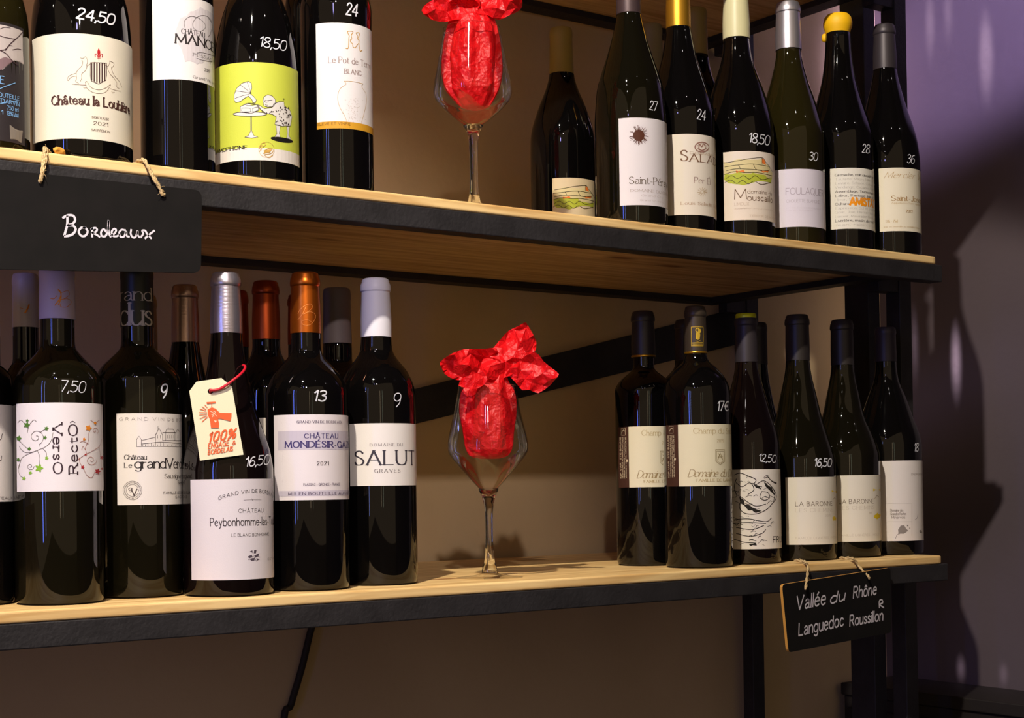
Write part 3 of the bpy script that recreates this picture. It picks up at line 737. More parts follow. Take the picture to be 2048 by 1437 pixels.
# the neighbour standing behind between the lime and the white label
bottle('dark bottle in the back row between lime green and vase labels', (572, 650, 200), .17, [(20, 39), (-10, 34), (-50, 18), (-90, 14)], ZU,
       dict(top=-170, bot=-90, hb=15, ht=14, mat=F_('dark_foil', (40, 36, 36))), 'black', GU)

# --- landscape label, back row
OLV = F_('olive_matt_foil', (150, 128, 52), 0.0, .6)
B = bottle('back-row bottle with dull olive-yellow cap and landscape label, left of the right-hand group', (1061, 1191, 330), .22,
           [(300, 65), (262, 62), (215, 47), (178, 32), (150, 25), (110, 23.5)], ZU, dict(top=57, bot=149, hb=24.5, ht=22.5, mat=OLV, style='plain'), 'black', GU)
def landscape(B, ox, oy, k, dim=1.0):
    s = B.s; P = lambda *p: [(ox + x * k, oy + y * k) for x, y in p]
    c = lambda *q: tuple(int(a * dim) for a in q)
    prnt(B, [s.polypx(P((0, 18), (30, 12), (78, 10), (92, 26), (99, 40), (99, 52), (60, 50), (0, 44)))], c(214, 200, 150), off=.0003)
    prnt(B, [s.polypx(P((2, 42), (30, 36), (60, 40), (98, 50), (96, 62), (60, 60), (40, 66), (10, 62), (0, 54)))], c(176, 184, 60), off=.00035)
    prnt(B, [s.polypx(P(*q)) for q in [((78, 10), (84, 14), (86, 24), (78, 20)), ((24, 36), (40, 34), (44, 40), (26, 41)), ((76, 36), (92, 34), (90, 40), (80, 40))]], c(226, 120, 50), off=.0004)
    prnt(B, [s.line(P(*q), 1.0) for q in [((0, 20), (25, 16), (52, 11), (78, 9), (84, 16), (92, 26), (99, 38)), ((2, 28), (30, 24), (60, 22), (92, 27)), ((5, 36), (25, 32), (56, 33), (92, 36)), ((0, 44), (20, 38), (44, 40), (70, 40), (98, 46)),
       ((4, 52), (16, 46), (28, 52), (40, 46), (52, 53), (64, 46), (78, 54), (96, 50)), ((2, 60), (14, 55), (26, 62), (38, 56), (50, 63), (62, 57), (76, 64), (96, 60)), ((78, 9), (78, 22)), ((60, 22), (66, 33), (78, 36)), ((30, 24), (34, 32))]], c(60, 52, 30), off=.00045)
label(B, 1105, 1189, 356, 436, (214, 196, 160), xm=1150); landscape(B, 1105, 364, .84)
# --- Saint-Peray
B = bottle('green bottle with plum cap, white label showing a brown sea urchin, priced 27', (1190, 1334, 300), .05,
           [(248, 72), (184, 67), (150, 58), (117, 47), (77, 35), (36, 25.5), (0, 24)], ZU, dict(top=-75, bot=30, hb=25, ht=23, mat=F_('plum_foil', (78, 62, 64), .4, .45)), 'green', GU)
label(B, 1238.5, None, 236, 411, (224, 218, 222), xm=1255); s = B.s
Z3 = lambda *p: zz(2.9947, 1180, 0, p)
ur = []
for k in range(70):
    a = rng.uniform(0, 2 * math.pi); r1 = rng.uniform(40, 62)
    ur.append(s.line(Z3((292 + 20 * math.cos(a), 812 + 20 * math.sin(a)), (292 + r1 * math.cos(a), 812 + r1 * math.sin(a))), .8, False))
prnt(B, ur + [s.polypx(Z3(*ell(292, 812, 34, 34)))], (84, 46, 32))
prnt(B, s.text('Saint-Péray', 1259, 368, 1330, 14, vis=10, style='serif', wt=.13, gap=.16), (96, 82, 66))
prnt(B, s.text('DOMAINE DU CHEVAL', 1261, 384, 1331, 5, vis=13, style='serif') + s.text('Grand Cru', 1283, 393, 1325, 4, style='script') + s.text('Grand vin blanc', 1280, 402, 1326, 3, style='sans', wt=.1), (178, 164, 158))
price(B, '27', 1299, 219, 1313, 222, 18, 2.4)
# --- Saladin
B = bottle('burgundy bottle with golden cap and cream label with oval crest, priced 24', (1292, 1431.5, 350), .062,
           [(262, 70.7), (217, 67), (157, 48), (114, 35), (60, 25), (20, 23.5)], ZU, dict(top=-45, bot=57, hb=25, ht=23.5, mat=F_('gold_foil', (214, 160, 50), .85, .38)), 'black', GU)
label(B, 1320, None, 268, 430, (226, 217, 203), xm=1375); s = B.s
prnt(B, s.text('S', 1362, 322, 1375, 21, style='serif', wt=.16) + s.text('ALADIN', 1379, 323, 1431, 15, vis=5, style='serif', gap=.2), (120, 88, 66))
prnt(B, [s.line(Z3(*ell(669, 882, 41, 29, 24)), 2.2, closed=True), s.line(Z3((650, 890), (656, 865), (668, 880), (680, 862), (690, 890), (668, 902), (650, 890)), 2.2), s.line(Z3(*ell(669, 882, 28, 20, 24)), .8, closed=True)], (150, 110, 98))
prnt(B, s.text('DOMAINE', 1380, 308, 1426, 4.5, style='serif') + s.text('Louis Saladin & Fils', 1362, 410, 1430, 6, vis=16, style='serif'), (178, 148, 118))
prnt(B, s.text('Per Él', 1388, 366, 1420, 12, style='script', slant=.1), (140, 110, 100))
prnt(B, [s.line(Z3((672 + 8 * math.cos(a), 1150 + 8 * math.sin(a)), (672 + 28 * math.cos(a + .3), 1150 + 26 * math.sin(a + .3))), 1.0, False) for a in [k * .55 for k in range(12)]], (190, 166, 130))
price(B, '24', 1394, 238, 1410, 241, 20, 2.4)
# --- Mouscaillo
B = bottle('bottle with cream cap and colourful landscape label, priced 18,50, middle of upper right group', (1407, 1549.5, 380), .068,
           [(285, 72), (240, 68), (191, 55), (127, 33), (80, 26), (30, 24)], ZU, dict(top=-28, bot=79, hb=27.5, ht=25.5, mat=F_('cream_cap', (212, 206, 160), 0, .4)), 'black', GU)
label(B, 1447.5, None, 303, 441, (226, 214, 200), xm=1470); landscape(B, 1448, 307, .97); s = B.s
prnt(B, s.text('M', 1469, 399, 1493, 20, style='sans', wt=.08) + s.text('ouscaillo', 1495, 401, 1544, 11.5, style='sans', wt=.12) + s.text('domaine de', 1495, 387, 1543, 7.5, style='sans', wt=.1), (110, 84, 60))
prnt(B, s.text('LIMOUX', 1469, 412, 1498, 6, style='sans', wt=.09) + s.text('TERROIR DE MOUSCAILLO', 1499, 434, 1546, 4, vis=14, style='sans', wt=.1) + s.text('appellation limoux contrôlée', 1469, 419, 1545, 3, style='sans', wt=.08), (190, 170, 150))
price(B, '18,50', 1497, 284, 1538, 291, 19, 2.6)
# --- Foulaquier
B = bottle('olive glass bottle with silver cap and pale lilac-grey label, priced 30', (1515, 1650.5, 400), .062,
           [(300, 69), (262, 66), (208, 52), (165, 38), (115, 26), (70, 24)], ZU, dict(top=5, bot=101, hb=26.5, ht=24.5, mat=F_('silver_foil', (200, 196, 204), .85, .35)), 'olive', GU)
label(B, 1549, None, 338, 454, (214, 208, 220), xm=1590); s = B.s
prnt(B, s.text('FOULAQUIER', 1572, 390, 1642, 13, vis=9, style='sans', wt=.09, gap=.14), (170, 160, 172))
prnt(B, s.text('CHOUETTE BLANCHE', 1573, 406, 1638, 6, style='sans', wt=.1), (184, 176, 186)); prnt(B, s.text('vin de france biologique', 1572, 418, 1640, 3, style='sans', wt=.08) + s.text('mis en bouteille', 1572, 423, 1625, 3, style='sans', wt=.08), (200, 194, 204))
price(B, '30', 1618, 320, 1634, 322, 16, 2.2)
# --- Amistat
B = bottle('bottle sealed with bright yellow wax, grey word-cloud label with orange name, priced 28', (1615, 1749, 400), .062,
           [(300, 68.5), (262, 64), (208, 47), (160, 34), (110, 27), (70, 25)], ZU, dict(top=28, bot=67, hb=24.6, ht=24, mat=pmat('yellow_wax', (245, 190, 8), .55), style='wax', label='bright yellow wax seal'), 'black', GU)
label(B, 1660, None, 336, 458, (226, 222, 210), xm=1695); s = B.s
ws = ['Grenache, noir cinsault syr', 'Tautavel Maury Mille Ciel', 'Levure, Schiste, Calcaire', 'Vendange, Cabanes, Pluie', 'Assemblage, Tramontane', 'Labor, Partage Joie et', 'Hiver, Soleil, Printemps', 'Culture,', 'Expression, Sol et Vent', 'Gout, Joie, Histoire libre', 'Lenteur, Maceration Douce', 'Lumière, matin du sud', 'Jean, raisin cru']
for i, t in enumerate(ws):
    yb = 353 + i * 8.3
    prnt(B, s.text(t, 1670 + (i % 3) * .6, yb, 1700 if t == 'Culture,' else 1746, 4.5, style='serif', wt=.22 if i in (0, 4, 5, 7, 11) else .1), (96, 90, 84) if i in (0, 4, 5, 7, 11) else (170, 164, 154))
prnt(B, s.text('AMISTAT', 1700, 410, 1745, 14, vis=6, style='bold', wt=.3, gap=.14), (240, 150, 20))
v, f = lathe([(.0005, -.006), (.003, -.004), (.0036, 0), (.003, .004), (.0005, .006)], 0, 0, 12)
pp = on_plane(1648.5, 76, (B.ax, B.ay, 0), (B.s.d[0], B.s.d[1], 0)); v = [np.array(q_) + pp for q_ in v]
part('wax_drip', v, f, MATS['yellow_wax'], B.root, smooth=True)
price(B, '28', 1724, 305, 1738, 307, 17, 2.4)
# --- Saint-Joseph
B = bottle('rightmost bottle of the upper shelf, dark cap, cream label in gold lettering, priced 36', (1708, 1842, 400), .058,
           [(350, 68.5), (300, 64), (265, 57), (218, 42), (170, 29), (138, 23.5), (100, 22.5)], ZU, dict(top=50, bot=140, hb=24, ht=22, mat=F_('charcoal_foil', (58, 52, 56), .3, .45)), 'black', GU)
label(B, 1758.5, None, 336, 463, (228, 220, 198), xm=1780); s = B.s
prnt(B, s.text('Mercier Vigne', 1768, 357, 1838, 12, vis=9, style='script', slant=.4), (190, 164, 120))
prnt(B, s.text('Saint-Joseph', 1783, 402, 1839, 10, vis=10, style='serif', gap=.14) + s.text('2022', 1812, 425, 1825, 5, style='serif', wt=.24), (160, 124, 70))
prnt(B, s.text('Appellation Saint-Joseph Contrôlée', 1783, 408, 1839, 3.2, vis=24, style='serif') + s.text('13% - 75cl', 1771, 446, 1795, 5, style='serif') + s.text('mis en bouteille au domaine france', 1768, 456, 1838, 3, style='serif'), (196, 172, 128))
price(B, '36', 1814, 326, 1828, 327, 17, 2.0)
# --- two back row caps between them
PALE = F_('pale_olive_cap', (128, 114, 66), 0, .6)
bottle('back-row bottle with dim pale cap between plum and gold caps', (1246, 1366, 330), .19, [(290, 60), (255, 56), (205, 40), (165, 25), (120, 23)], ZU, dict(top=50, bot=150, hb=24, ht=22.5, mat=PALE, style='plain'), 'black', GU)
bottle('back-row bottle with olive cap between gold and cream caps', (1338, 1452, 330), .20, [(270, 57), (235, 55), (185, 44), (150, 32), (114, 25.5), (80, 24.5)], ZU, dict(top=18, bot=112, hb=25, ht=23.5, mat=OLV, style='plain'), 'black', GU)
# ================================================================== LOWER SHELF
def bdx(y0, y1, hb, hn, ntop):      # Bordeaux shoulder: full width at y0, neck from y1 upward
    d = y0 - y1
    return [(y0 + 20, hb), (y0, hb * .995), (y0 - .22 * d, hb * .95), (y0 - .45 * d, hb * .82), (y0 - .66 * d, hb * .62), (y0 - .84 * d, hn + (hb - hn) * .12), (y1, hn * 1.02), (ntop, hn)]
PUR = F_('pale_lilac_foil', (214, 206, 226), .1, .4)
# --- far-left sliver
B = bottle('wine bottle cut by the left edge of the lower shelf, white label sliver', (-142, 28, 900), .119,
           bdx(765, 705, 84, 32, 660), ZL, dict(top=556, bot=690, hb=34, ht=32, mat=PUR), 'black', GLW)
label(B, None, 27.5, 810, 1004, (212, 206, 204), xm=5); prnt(B, B.s.text('CHATEAUX', -35, 1000, 20, 5, vis=7, style='sans', wt=.16) + [B.s.line([(-10, 868), (0, 880), (4, 868)], 1.5), B.s.line([(-5, 916), (1, 922), (3, 912)], 1.3)], (90, 80, 84))
# --- Recto Verso
B = bottle('bottle with white label, vertical Recto Verso words between vine scrolls, priced 7,50', (27, 206, 890), .073,
           bdx(775, 690, 89, 35, 645), ZL, dict(top=532, bot=640, hb=37, ht=35.5, mat=F_('lilac_cap', (222, 208, 236), 0, .45), style='plain', label='lilac cap with an orange monogram'), 'green', GLW)
label(B, 33.5, None, 805.5, 983, (228, 222, 224), xm=120); s = B.s
ZA = lambda *p: zz(1.9957, 0, 520, p)
PK = (56, 38, 46); GRN = (74, 118, 40); LIME = (130, 178, 50)
u0, v0 = s.uv(155, 947); u1, v1 = s.uv(155, 850)
prnt(B, s.textuv('RectO', u0, v0, 17.5 * s.m, (v1 - v0), None, 'serif', rot=math.pi / 2, wt=.18), PK)
prnt(B, [s.line([(150, 846), (145, 843), (140, 846)], 1.2)], PK)
u0, v0 = s.uv(106, 848); u1, v1 = s.uv(106, 948)
prnt(B, s.textuv('VersO', u0, v0, 17 * s.m, (v0 - v1), None, 'serif', rot=-math.pi / 2, wt=.18), PK)
def spiral(cx, cy, r, turns, a0, sgn=1, n=26, k=1.9957):
    return [(cx + r * (1 - t / n * .9) * math.cos(a0 + sgn * turns * 2 * math.pi * t / n), cy + r * (1 - t / n * .9) * math.sin(a0 + sgn * turns * 2 * math.pi * t / n)) for t in range(n)]
prnt(B, [s.line(ZA(*p), .9) for p in [
    [(75, 835), (90, 790), (140, 765), (185, 745), (205, 720), (212, 690)], [(158, 745)] + spiral(145, 708, 32, 1.5, 1.2, -1), [(140, 765), (110, 770), (90, 762), (78, 745)], spiral(122, 825, 15, 1.4, 0, 1), [(85, 800), (75, 830), (80, 860), (97, 872)],
    [(150, 762), (160, 790), (157, 826)], [(170, 752), (185, 770), (186, 790)], [(72, 650), (85, 640), (100, 655)], [(110, 690), (118, 660), (135, 640), (145, 645)], [(75, 712), (85, 730), (112, 755)], [(160, 690), (175, 680), (185, 674)]]], (92, 84, 70))
prnt(B, [s.line(ZA(*p), .9) for p in [
    [(310, 800), (335, 780), (365, 765), (395, 745), (405, 715)], spiral(363, 800, 22, 1.5, 0, 1), spiral(378, 683, 14, 1.3, 1, -1), [(345, 775), (340, 750), (352, 720), (352, 690)], [(352, 735), (330, 725), (318, 730)], [(330, 828), (345, 860), (365, 870), (378, 845)], [(395, 745), (400, 790), (404, 830)], [(340, 760), (330, 745), (325, 760)], [(360, 640), (378, 650), (396, 640)], [(315, 790), (318, 810), (328, 826)]]], (150, 84, 70))
def leaf(x, y, r, k=5):
    return s.polypx([(x + r * (1 + .35 * math.cos(k * t)) * math.cos(t) * .5, y + r * (1 + .35 * math.cos(k * t)) * math.sin(t) * .5) for t in [2 * math.pi * i / 20 for i in range(20)]])
def leaves(lst, col):
    prnt(B, [leaf(x / 1.9957, 520 + y / 1.9957, r) for x, y, r in lst], col, off=.0005)
leaves([(157, 832, 13), (187, 792, 6), (123, 851, 6), (97, 873, 6)], LIME)
leaves([(108, 660, 10), (76, 713, 9), (186, 674, 7), (110, 642, 5), (180, 710, 6), (118, 755, 6), (75, 798, 6)], GRN)
leaves([(352, 672, 10), (378, 652, 5), (335, 716, 5)], (232, 140, 40)); leaves([(329, 828, 6), (341, 778, 4), (404, 790, 6), (388, 845, 9), (405, 835, 4)], (168, 34, 40))
c = B.cs
c.add('print', [c.line([(117, 610), (122, 595), (120, 583), (116, 580), (122, 588), (118, 600), (110, 611)], 1.8), c.line([(101, 597), (108, 598), (114, 592)], 1.4), c.line([(122, 586), (135, 582), (138, 590), (128, 598), (120, 600), (134, 598), (142, 604), (134, 614), (122, 614), (120, 608)], 1.0)], pmat('copper_print', (236, 140, 30), .3, .5), B.capo, .0004)
price(B, '7,50', 120, 783, 169, 786, 22, 2.4)
# --- Verdus
B = bottle('dark bottle with castle drawing label and giant letters on its dark green cap, priced 9', (190, 364, 920), .095,
           bdx(770, 690, 88, 33, 655), ZL, dict(top=535, bot=655, hb=34, ht=33, mat=F_('dark_green_cap', (38, 42, 26), 0, .4), style='plain', label='dark green cap with large pale letters'), 'green', GLW)
label(B, 234, None, 827, 1010.5, (226, 219, 212), xm=280); s = B.s
prnt(B, s.text('GRAND VIN DE BORDEAUX', 239, 842, 362, 6, vis=16, style='sans', wt=.12, gap=.5), (150, 140, 134))
prnt(B, s.text('Château', 249, 920, 293, 9.5, style='serif', gap=.14) + s.text('Le', 249, 936, 264, 9.5, style='serif') + s.text('grandVerdus', 270, 937, 362, 19, vis=9, style='serif', gap=.1, wt=.15), DK)
prnt(B, s.text('Sauvignon blanc', 329, 957, 362, 8, vis=9, style='serif', gap=.14) + s.text('Sémillon', 355, 969, 363, 7, vis=3, style='serif', gap=.12) + s.text('FAMILLE LE GRIX DE LA SALLE', 327, 989, 363, 5, vis=13, style='sans', wt=.14) + s.text('SADIRAC', 350, 997, 363, 4.5, vis=4, style='sans', wt=.14), (70, 60, 58))
prnt(B, [s.line(ZA(*p), .9, False) for p in [
    [(545, 745), (545, 718), (555, 704), (564, 718), (564, 745)], [(564, 722), (620, 708), (620, 745)], [(545, 746), (722, 746)], [(620, 700), (634, 672), (648, 700), (648, 722)], [(620, 700), (620, 722)], [(648, 690), (700, 690)], [(660, 722), (660, 690), (664, 676), (690, 676), (697, 690), (697, 722)],
    [(648, 722), (722, 722)], [(700, 690), (707, 676), (718, 690), (718, 722)], [(564, 735), (640, 728), (722, 735)], [(640, 745), (640, 728), (652, 728), (652, 745)], [(630, 678), (630, 665)], [(671, 676), (671, 668)], [(590, 745), (590, 735)], [(604, 745), (604, 732)]] + [[(x, 700), (x, 712)] for x in (628, 640, 668, 676, 684, 692, 708)] + [[(x, 738), (x, 744)] for x in (570, 580, 612, 628, 668, 684, 700, 714)]], (64, 52, 52))
prnt(B, [s.line(ZA(*ell(529, 921, 37, 37, 28)), .7, closed=True), s.line(ZA(*ell(529, 921, 24, 24, 24)), .7, closed=True)] + s.text('V', 263, 992, 274, 13, style='serif') + s.text('g', 258, 982, 264, 9, style='serif') +
     [s.line(ZA((529 + 29 * math.cos(a), 921 + 29 * math.sin(a)), (529 + 33 * math.cos(a), 921 + 33 * math.sin(a))), 1.0, False) for a in [k * .16 for k in range(39)]], (84, 72, 72))
c = B.cs
c.add('print', c.text('rand', 242, 603, 302, 26, style='serif', wt=.12, gap=.12) + c.text('dus', 243, 652, 303, 44, style='serif', wt=.12, gap=.10), pmat('cap_lettering', (226, 220, 196), .5), B.capo, .0004)
price(B, '9', 320, 797, 332, 796, 27, 4.2)
# --- Peybonhomme
B = bottle('front burgundy bottle with crinkled silver cap and large white label, priced 16,50', (366, 548, 1060), .060,
           [(958, 92.5), (925, 89), (888, 81), (836, 63), (800, 53), (752, 42), (700, 34.5), (668, 31.5), (600, 29)], ZL, dict(top=546, bot=668, hb=32.5, ht=29.5, mat=F_('crinkled_silver', (206, 198, 210), .9, .3, .35)), 'red', GLW)
B3 = B
label(B, 382.3, 546.6, 959, 1161, (216, 209, 213), xm=455); s = B.s
prnt(B, s.text('GRAND VIN DE BORDEAUX', 437, 1001, 541, 7, vis=19, style='sans', wt=.13, bend=-.0), (60, 54, 56)) if False else prnt(B, s.textuv('GRAND VIN DE BORDEAUX', s.uv(437, 999)[0], s.uv(437, 1001)[1], 7 * s.m, s.uv(543, 999)[0] - s.uv(437, 999)[0], 19, 'sans', wt=.13, gap=.3, bend=.0065), (60, 54, 56))
prnt(B, s.text('CHÂTEAU', 477, 1026, 526, 7.5, style='sans', wt=.1, gap=.3) + s.text('Peybonhomme-les-Tours', 421, 1053, 544, 16, vis=18, style='sans', wt=.1, gap=.2) + s.text('LE BLANC BONHOMME', 463, 1074, 537, 6, style='sans', wt=.12, gap=.3) + s.text('ESTATE WINE', 535, 1121, 549, 4, vis=7, style='sans', wt=.1), (56, 48, 50))
ZB = lambda *p: zz(1.9962, 340, 520, p)
prnt(B, [s.polypx(ZB(*q)) for q in [((318, 1165), (328, 1160), (330, 1170)), ((335, 1160), (345, 1158), (342, 1172), (334, 1172)), ((310, 1185), (325, 1178), (330, 1188), (315, 1192)), ((335, 1182), (355, 1172), (352, 1184), (340, 1190)), ((318, 1196), (338, 1190), (336, 1202), (324, 1202)), ((344, 1192), (358, 1196), (346, 1202))]] + [s.line(ZB(*q), .8) for q in [((330, 1170), (333, 1185), (345, 1205)), ((312, 1198), (330, 1192)), ((342, 1180), (358, 1188))]], (84, 74, 84))
prnt(B, [s.line([(487, 1001), (502, 1000), (522, 1000)], .5), s.line([(503, 998), (505, 1002)], .9)], (110, 100, 100))
price(B, '16,50', 490, 934, 537, 929, 19, 2.8)
# --- Mondesir
COP = F_('copper_foil', (214, 112, 34), .9, .3)
B = bottle('bottle with shiny copper cap, white label with lilac-grey bands, priced 13', (532, 697, 910), .066,
           bdx(795, 700, 83.5, 30, 668), ZL, dict(top=546, bot=668, hb=31, ht=29, mat=COP, label='shiny copper foil cap with a monogram'), 'black', GLW)
label(B, 549, None, 829.5, 1001, (226, 218, 220), xm=610); s = B.s
LB = (64, 54, 108)
band(B, 862, 900, (196, 188, 200), 610, x0=556); band(B, 982, 993, (196, 188, 200), 610, x0=558)
prnt(B, s.text('CHÂTEAU', 609, 877, 675, 9, style='serif', wt=.2, gap=.3) + s.text('MONDÉSIR-GAZIN', 571, 896, 694, 12, vis=12, style='serif', wt=.22, gap=.22), LB, off=.0005)
prnt(B, s.text('GRAND VIN DE BORDEAUX', 594, 847, 683, 5, style='serif', wt=.18, gap=.3) + s.text('MIS EN BOUTEILLE AU CHÂTEAU', 577, 991, 694, 5, vis=22, style='serif', wt=.24, gap=.32) + s.text('PLASSAC - GIRONDE - FRANCE', 607, 972, 679, 4.5, style='sans', wt=.13), (84, 72, 96), off=.0005)
prnt(B, s.text('2021', 634, 931, 657, 7.5, style='serif', gap=.34), DK, off=.0005)
c = B.cs
c.add('print', [c.line([(596, 628), (602, 618), (613, 610), (622, 609), (624, 616), (614, 625), (606, 629), (618, 624), (629, 628), (630, 638), (620, 650), (607, 650), (604, 643), (614, 640), (622, 644)], 1.0), c.line([(596, 640), (604, 630), (612, 614)], .8)], pmat('copper_engraving', (240, 150, 70), .35, .6), B.capo, .0004)
price(B, '13', 626, 802, 650, 803, 21, 3.6)
# --- Salut
B = bottle('dark bottle with white cap and wide white label in big serif capitals, priced 9', (678, 832.3, 900), .082,
           [(815, 77), (790, 76.5), (768, 73), (745, 62), (734, 54), (722, 44), (710, 36), (700, 32.5), (676, 30.5)], ZL, dict(top=558, bot=675.5, hb=31.3, ht=29, mat=pmat('white_cap', (226, 224, 232), .45), label='matt white cap'), 'black', GLW)
label(B, 700, None, 847, 972, (230, 225, 220), xm=765); s = B.s
prnt(B, s.text('SALUT', 711, 931, 828, 28, style='serif', wt=.16, gap=.2), (58, 54, 64))
prnt(B, s.text('DOMAINE DU', 740, 893, 805, 5, style='serif', gap=.4) + s.text('GRAVES', 749, 946, 800, 7, style='serif', gap=.4), (120, 112, 112))
price(B, '9', 785, 814, 799, 815, 28, 2.4)
# --- back row left
bottle('back-row bottle at far left behind the frame-cut one, lilac cap with orange mark', (-110, 60, 900), .22, bdx(800, 730, 80, 27, 675), ZL, dict(top=570, bot=672, hb=27, ht=26, mat=PUR, style='plain'), 'black', GLW)
B = bottle('back-row bottle behind Recto Verso, dim lilac cap with orange mark', (-5, 112, 900), .18, bdx(790, 720, 62, 26, 656), ZL, dict(top=548, bot=656, hb=27, ht=26, mat=PUR, style='plain'), 'black', GLW)
c = B.cs; c.add('print', [c.line([(50, 626), (55, 618), (58, 610)], 3), c.line([(40, 616), (46, 618)], 1)], MATS['copper_print'], B.capo, .0004)
GR = F_('grey_silver_foil', (190, 176, 160), .9, .32, .25)
bottle('back-row bottle with silver cap just behind the castle-label bottle', (222, 358, 900), .195, bdx(800, 735, 68, 26, 700), ZL, dict(top=591, bot=700, hb=27.5, ht=26.5, mat=GR), 'black', GLW)
bottle('back-row bottle with tarnished rosy-silver cap left of the crinkled silver one', (305, 441, 900), .155, [(850, 68), (810, 58), (760, 42), (720, 33), (686, 28), (650, 27)], ZL, dict(top=571, bot=686, hb=28, ht=26.5, mat=F_('rosy_silver', (196, 164, 150), .9, .33, .25)), 'black', GLW)
COP2 = F_('dark_copper_foil', (170, 72, 30), .9, .35)
B = bottle('back-row bottle with dark copper cap between silver and bright copper ones', (465, 605, 900), .145, bdx(795, 700, 70, 28, 680), ZL, dict(top=563, bot=680, hb=28.5, ht=26.5, mat=COP2), 'black', GLW)
label(B, None, None, 836, 1010, (200, 192, 176), xm=535)
bottle('back-row bottle with dark copper cap half hidden by the crinkled silver one', (412, 540, 900), .235, bdx(805, 725, 64, 24, 695), ZL, dict(top=582, bot=695, hb=24.5, ht=23.5, mat=COP2), 'black', GLW)
bottle('back-row bottle with dark copper cap peeping out left of the bright copper one', (540, 665, 900), .225, bdx(800, 720, 63, 24, 690), ZL, dict(top=590, bot=690, hb=24.5, ht=23.5, mat=COP2), 'black', GLW)
bottle('back-row bottle with grey-brown matt cap between copper and white ones', (610, 745, 900), .185, bdx(790, 720, 67, 29, 690), ZL, dict(top=577, bot=688, hb=29, ht=27.5, mat=F_('grey_brown_cap', (112, 100, 98), 0, .6), style='plain'), 'black', GLW)
# --- Champ du Seuil pair
BR = (70, 44, 34); CR2 = (226, 218, 188)
MATT = F_('black_matt_foil', (46, 41, 40), .2, .42)
def champ(lab, limbs, y, pts, cap, dx, dy, x0, cb, yt, yb, vis1, vis2, k=1.0):
    B = bottle(lab, limbs, y, pts, ZL, cap, 'black', GLW); s = B.s
    label(B, x0, None, yt, yb, CR2, xm=x0 + 60)
    band(B, yt, yb, BR, x0 + 60, x1=cb)
    u0, v0 = s.uv(x0 + 2 + 4, yb - 4); _, v1 = s.uv(x0 + 6, yt + 22)
    w = s.m
    sh = s.textuv('IGP VAR  STE BAUME', s.uv(x0 + 7, yb)[0], v0 + 14 * w, 4.2 * w, (v1 - v0) - 14 * w, None, 'sans', rot=math.pi / 2, wt=.2)
    for i, t in enumerate(['MIS EN BOUTEILLE AU DOMAINE PAR FAMILLE', 'PRODUIT DE FRANCE CONTAINS SULFITES', 'VIN ROUGE 14 VOL 75CL AGRICULTURE BIO']):
        sh += s.textuv(t, s.uv(x0 + 10.5 + i * 3.4, yb)[0], v0 + 14 * w, 2.2 * w, (v1 - v0) - 14 * w, None, 'sans', rot=math.pi / 2, wt=.24)
    sh += [s.line([(x0 + 6, yt + 4), (x0 + 14, yt + 4), (x0 + 14, yt + 18), (x0 + 6, yt + 18), (x0 + 6, yt + 4)], .8, False), s.line([(x0 + 7, yt + 14), (x0 + 10, yt + 8), (x0 + 13, yt + 10)], 1.2)]
    sh += [s.polypx(ell(x0 + 17.5, (yt + yb) / 2 + 8, 2, 3, 8))]
    prnt(B, sh, (208, 192, 160), off=.0006)
    TAN = (158, 138, 98)
    prnt(B, s.text('Champ du Seuil', cb + 31 * k, yt + 19, cb + 102 * k, 11, vis=11, style='serif', gap=.16, wt=.12), (186, 168, 124))
    prnt(B, s.text('Domaine du Deffends', cb + 20 * k, yb - 18, cb + 104 * k, 15, vis=12, style='script', slant=.35, gap=.08), TAN)
    prnt(B, s.text('FAMILLE DE LANVERSIN', cb + 36 * k, yb - 9, cb + 104 * k, 5, vis=15, style='serif', wt=.24), (176, 156, 110))
    prnt(B, s.text('2019', cb + 78 * k, yt + 36, cb + 91 * k, 6, style='serif', wt=.16), (190, 172, 130))
    cx = cb + 84 * k; cy = (yt + yb) / 2 + 4
    prnt(B, [s.line([(cx - 9, cy - 15), (cx + 9, cy - 15), (cx + 9, cy + 8), (cx, cy + 15), (cx - 9, cy + 8), (cx - 9, cy - 15)], 1.1, False), s.line([(cx - 7, cy - 12), (cx + 7, cy - 12), (cx + 7, cy + 7), (cx, cy + 12), (cx - 7, cy + 7), (cx - 7, cy - 12)], .7, False),
             s.line([(cx - 5, cy + 6), (cx, cy - 9), (cx + 5, cy + 6)], 1.6, False), s.line([(cx - 4, cy - 8), (cx + 4, cy + 4)], 1), s.line([(cx - 5, cy), (cx + 5, cy - 1)], .9)], (150, 134, 92))
    z0, z1, rb, rt = B.cap
    v, f = lathe([(rb + .0001, z0 - .0003), (rb + .0005, z0 + .0002), (rb + .0005, z0 + .0018), (rb + .0001, z0 + .0022)], B.ax, B.ay, close_top=False, close_bot=False)
    part('gold_ring', v, f, pmat('gold_ring', (200, 150, 40), .3, .85), B.capo, smooth=True)
    return B
champ('set-back bottle with black cap, beige label with brown side strip, left of right-hand group', (1231, 1349, 900), .150, bdx(785, 735, 59, 21, 715),
      dict(top=623, bot=715, hb=24, ht=23, mat=MATT), 0, 0, 1237, 1257, 853, 975, 9, 12, .86)
B = champ('front bottle priced 17 euros, gold stamp on black cap, brown-edged beige label', (1327, 1463, 900), .057, bdx(790, 712, 68, 21.5, 708),
      dict(top=613, bot=708, hb=22.5, ht=21.5, mat=F_('dark_brown_foil', (70, 60, 50), .4, .38), style='foil', label='black capsule with a gold stamp'), 0, 0, 1333, 1356, 849, 973, 12, 12, 1.0)
c = B.cs; ZS = lambda *p: zz(7.184, 1230, 600, p)
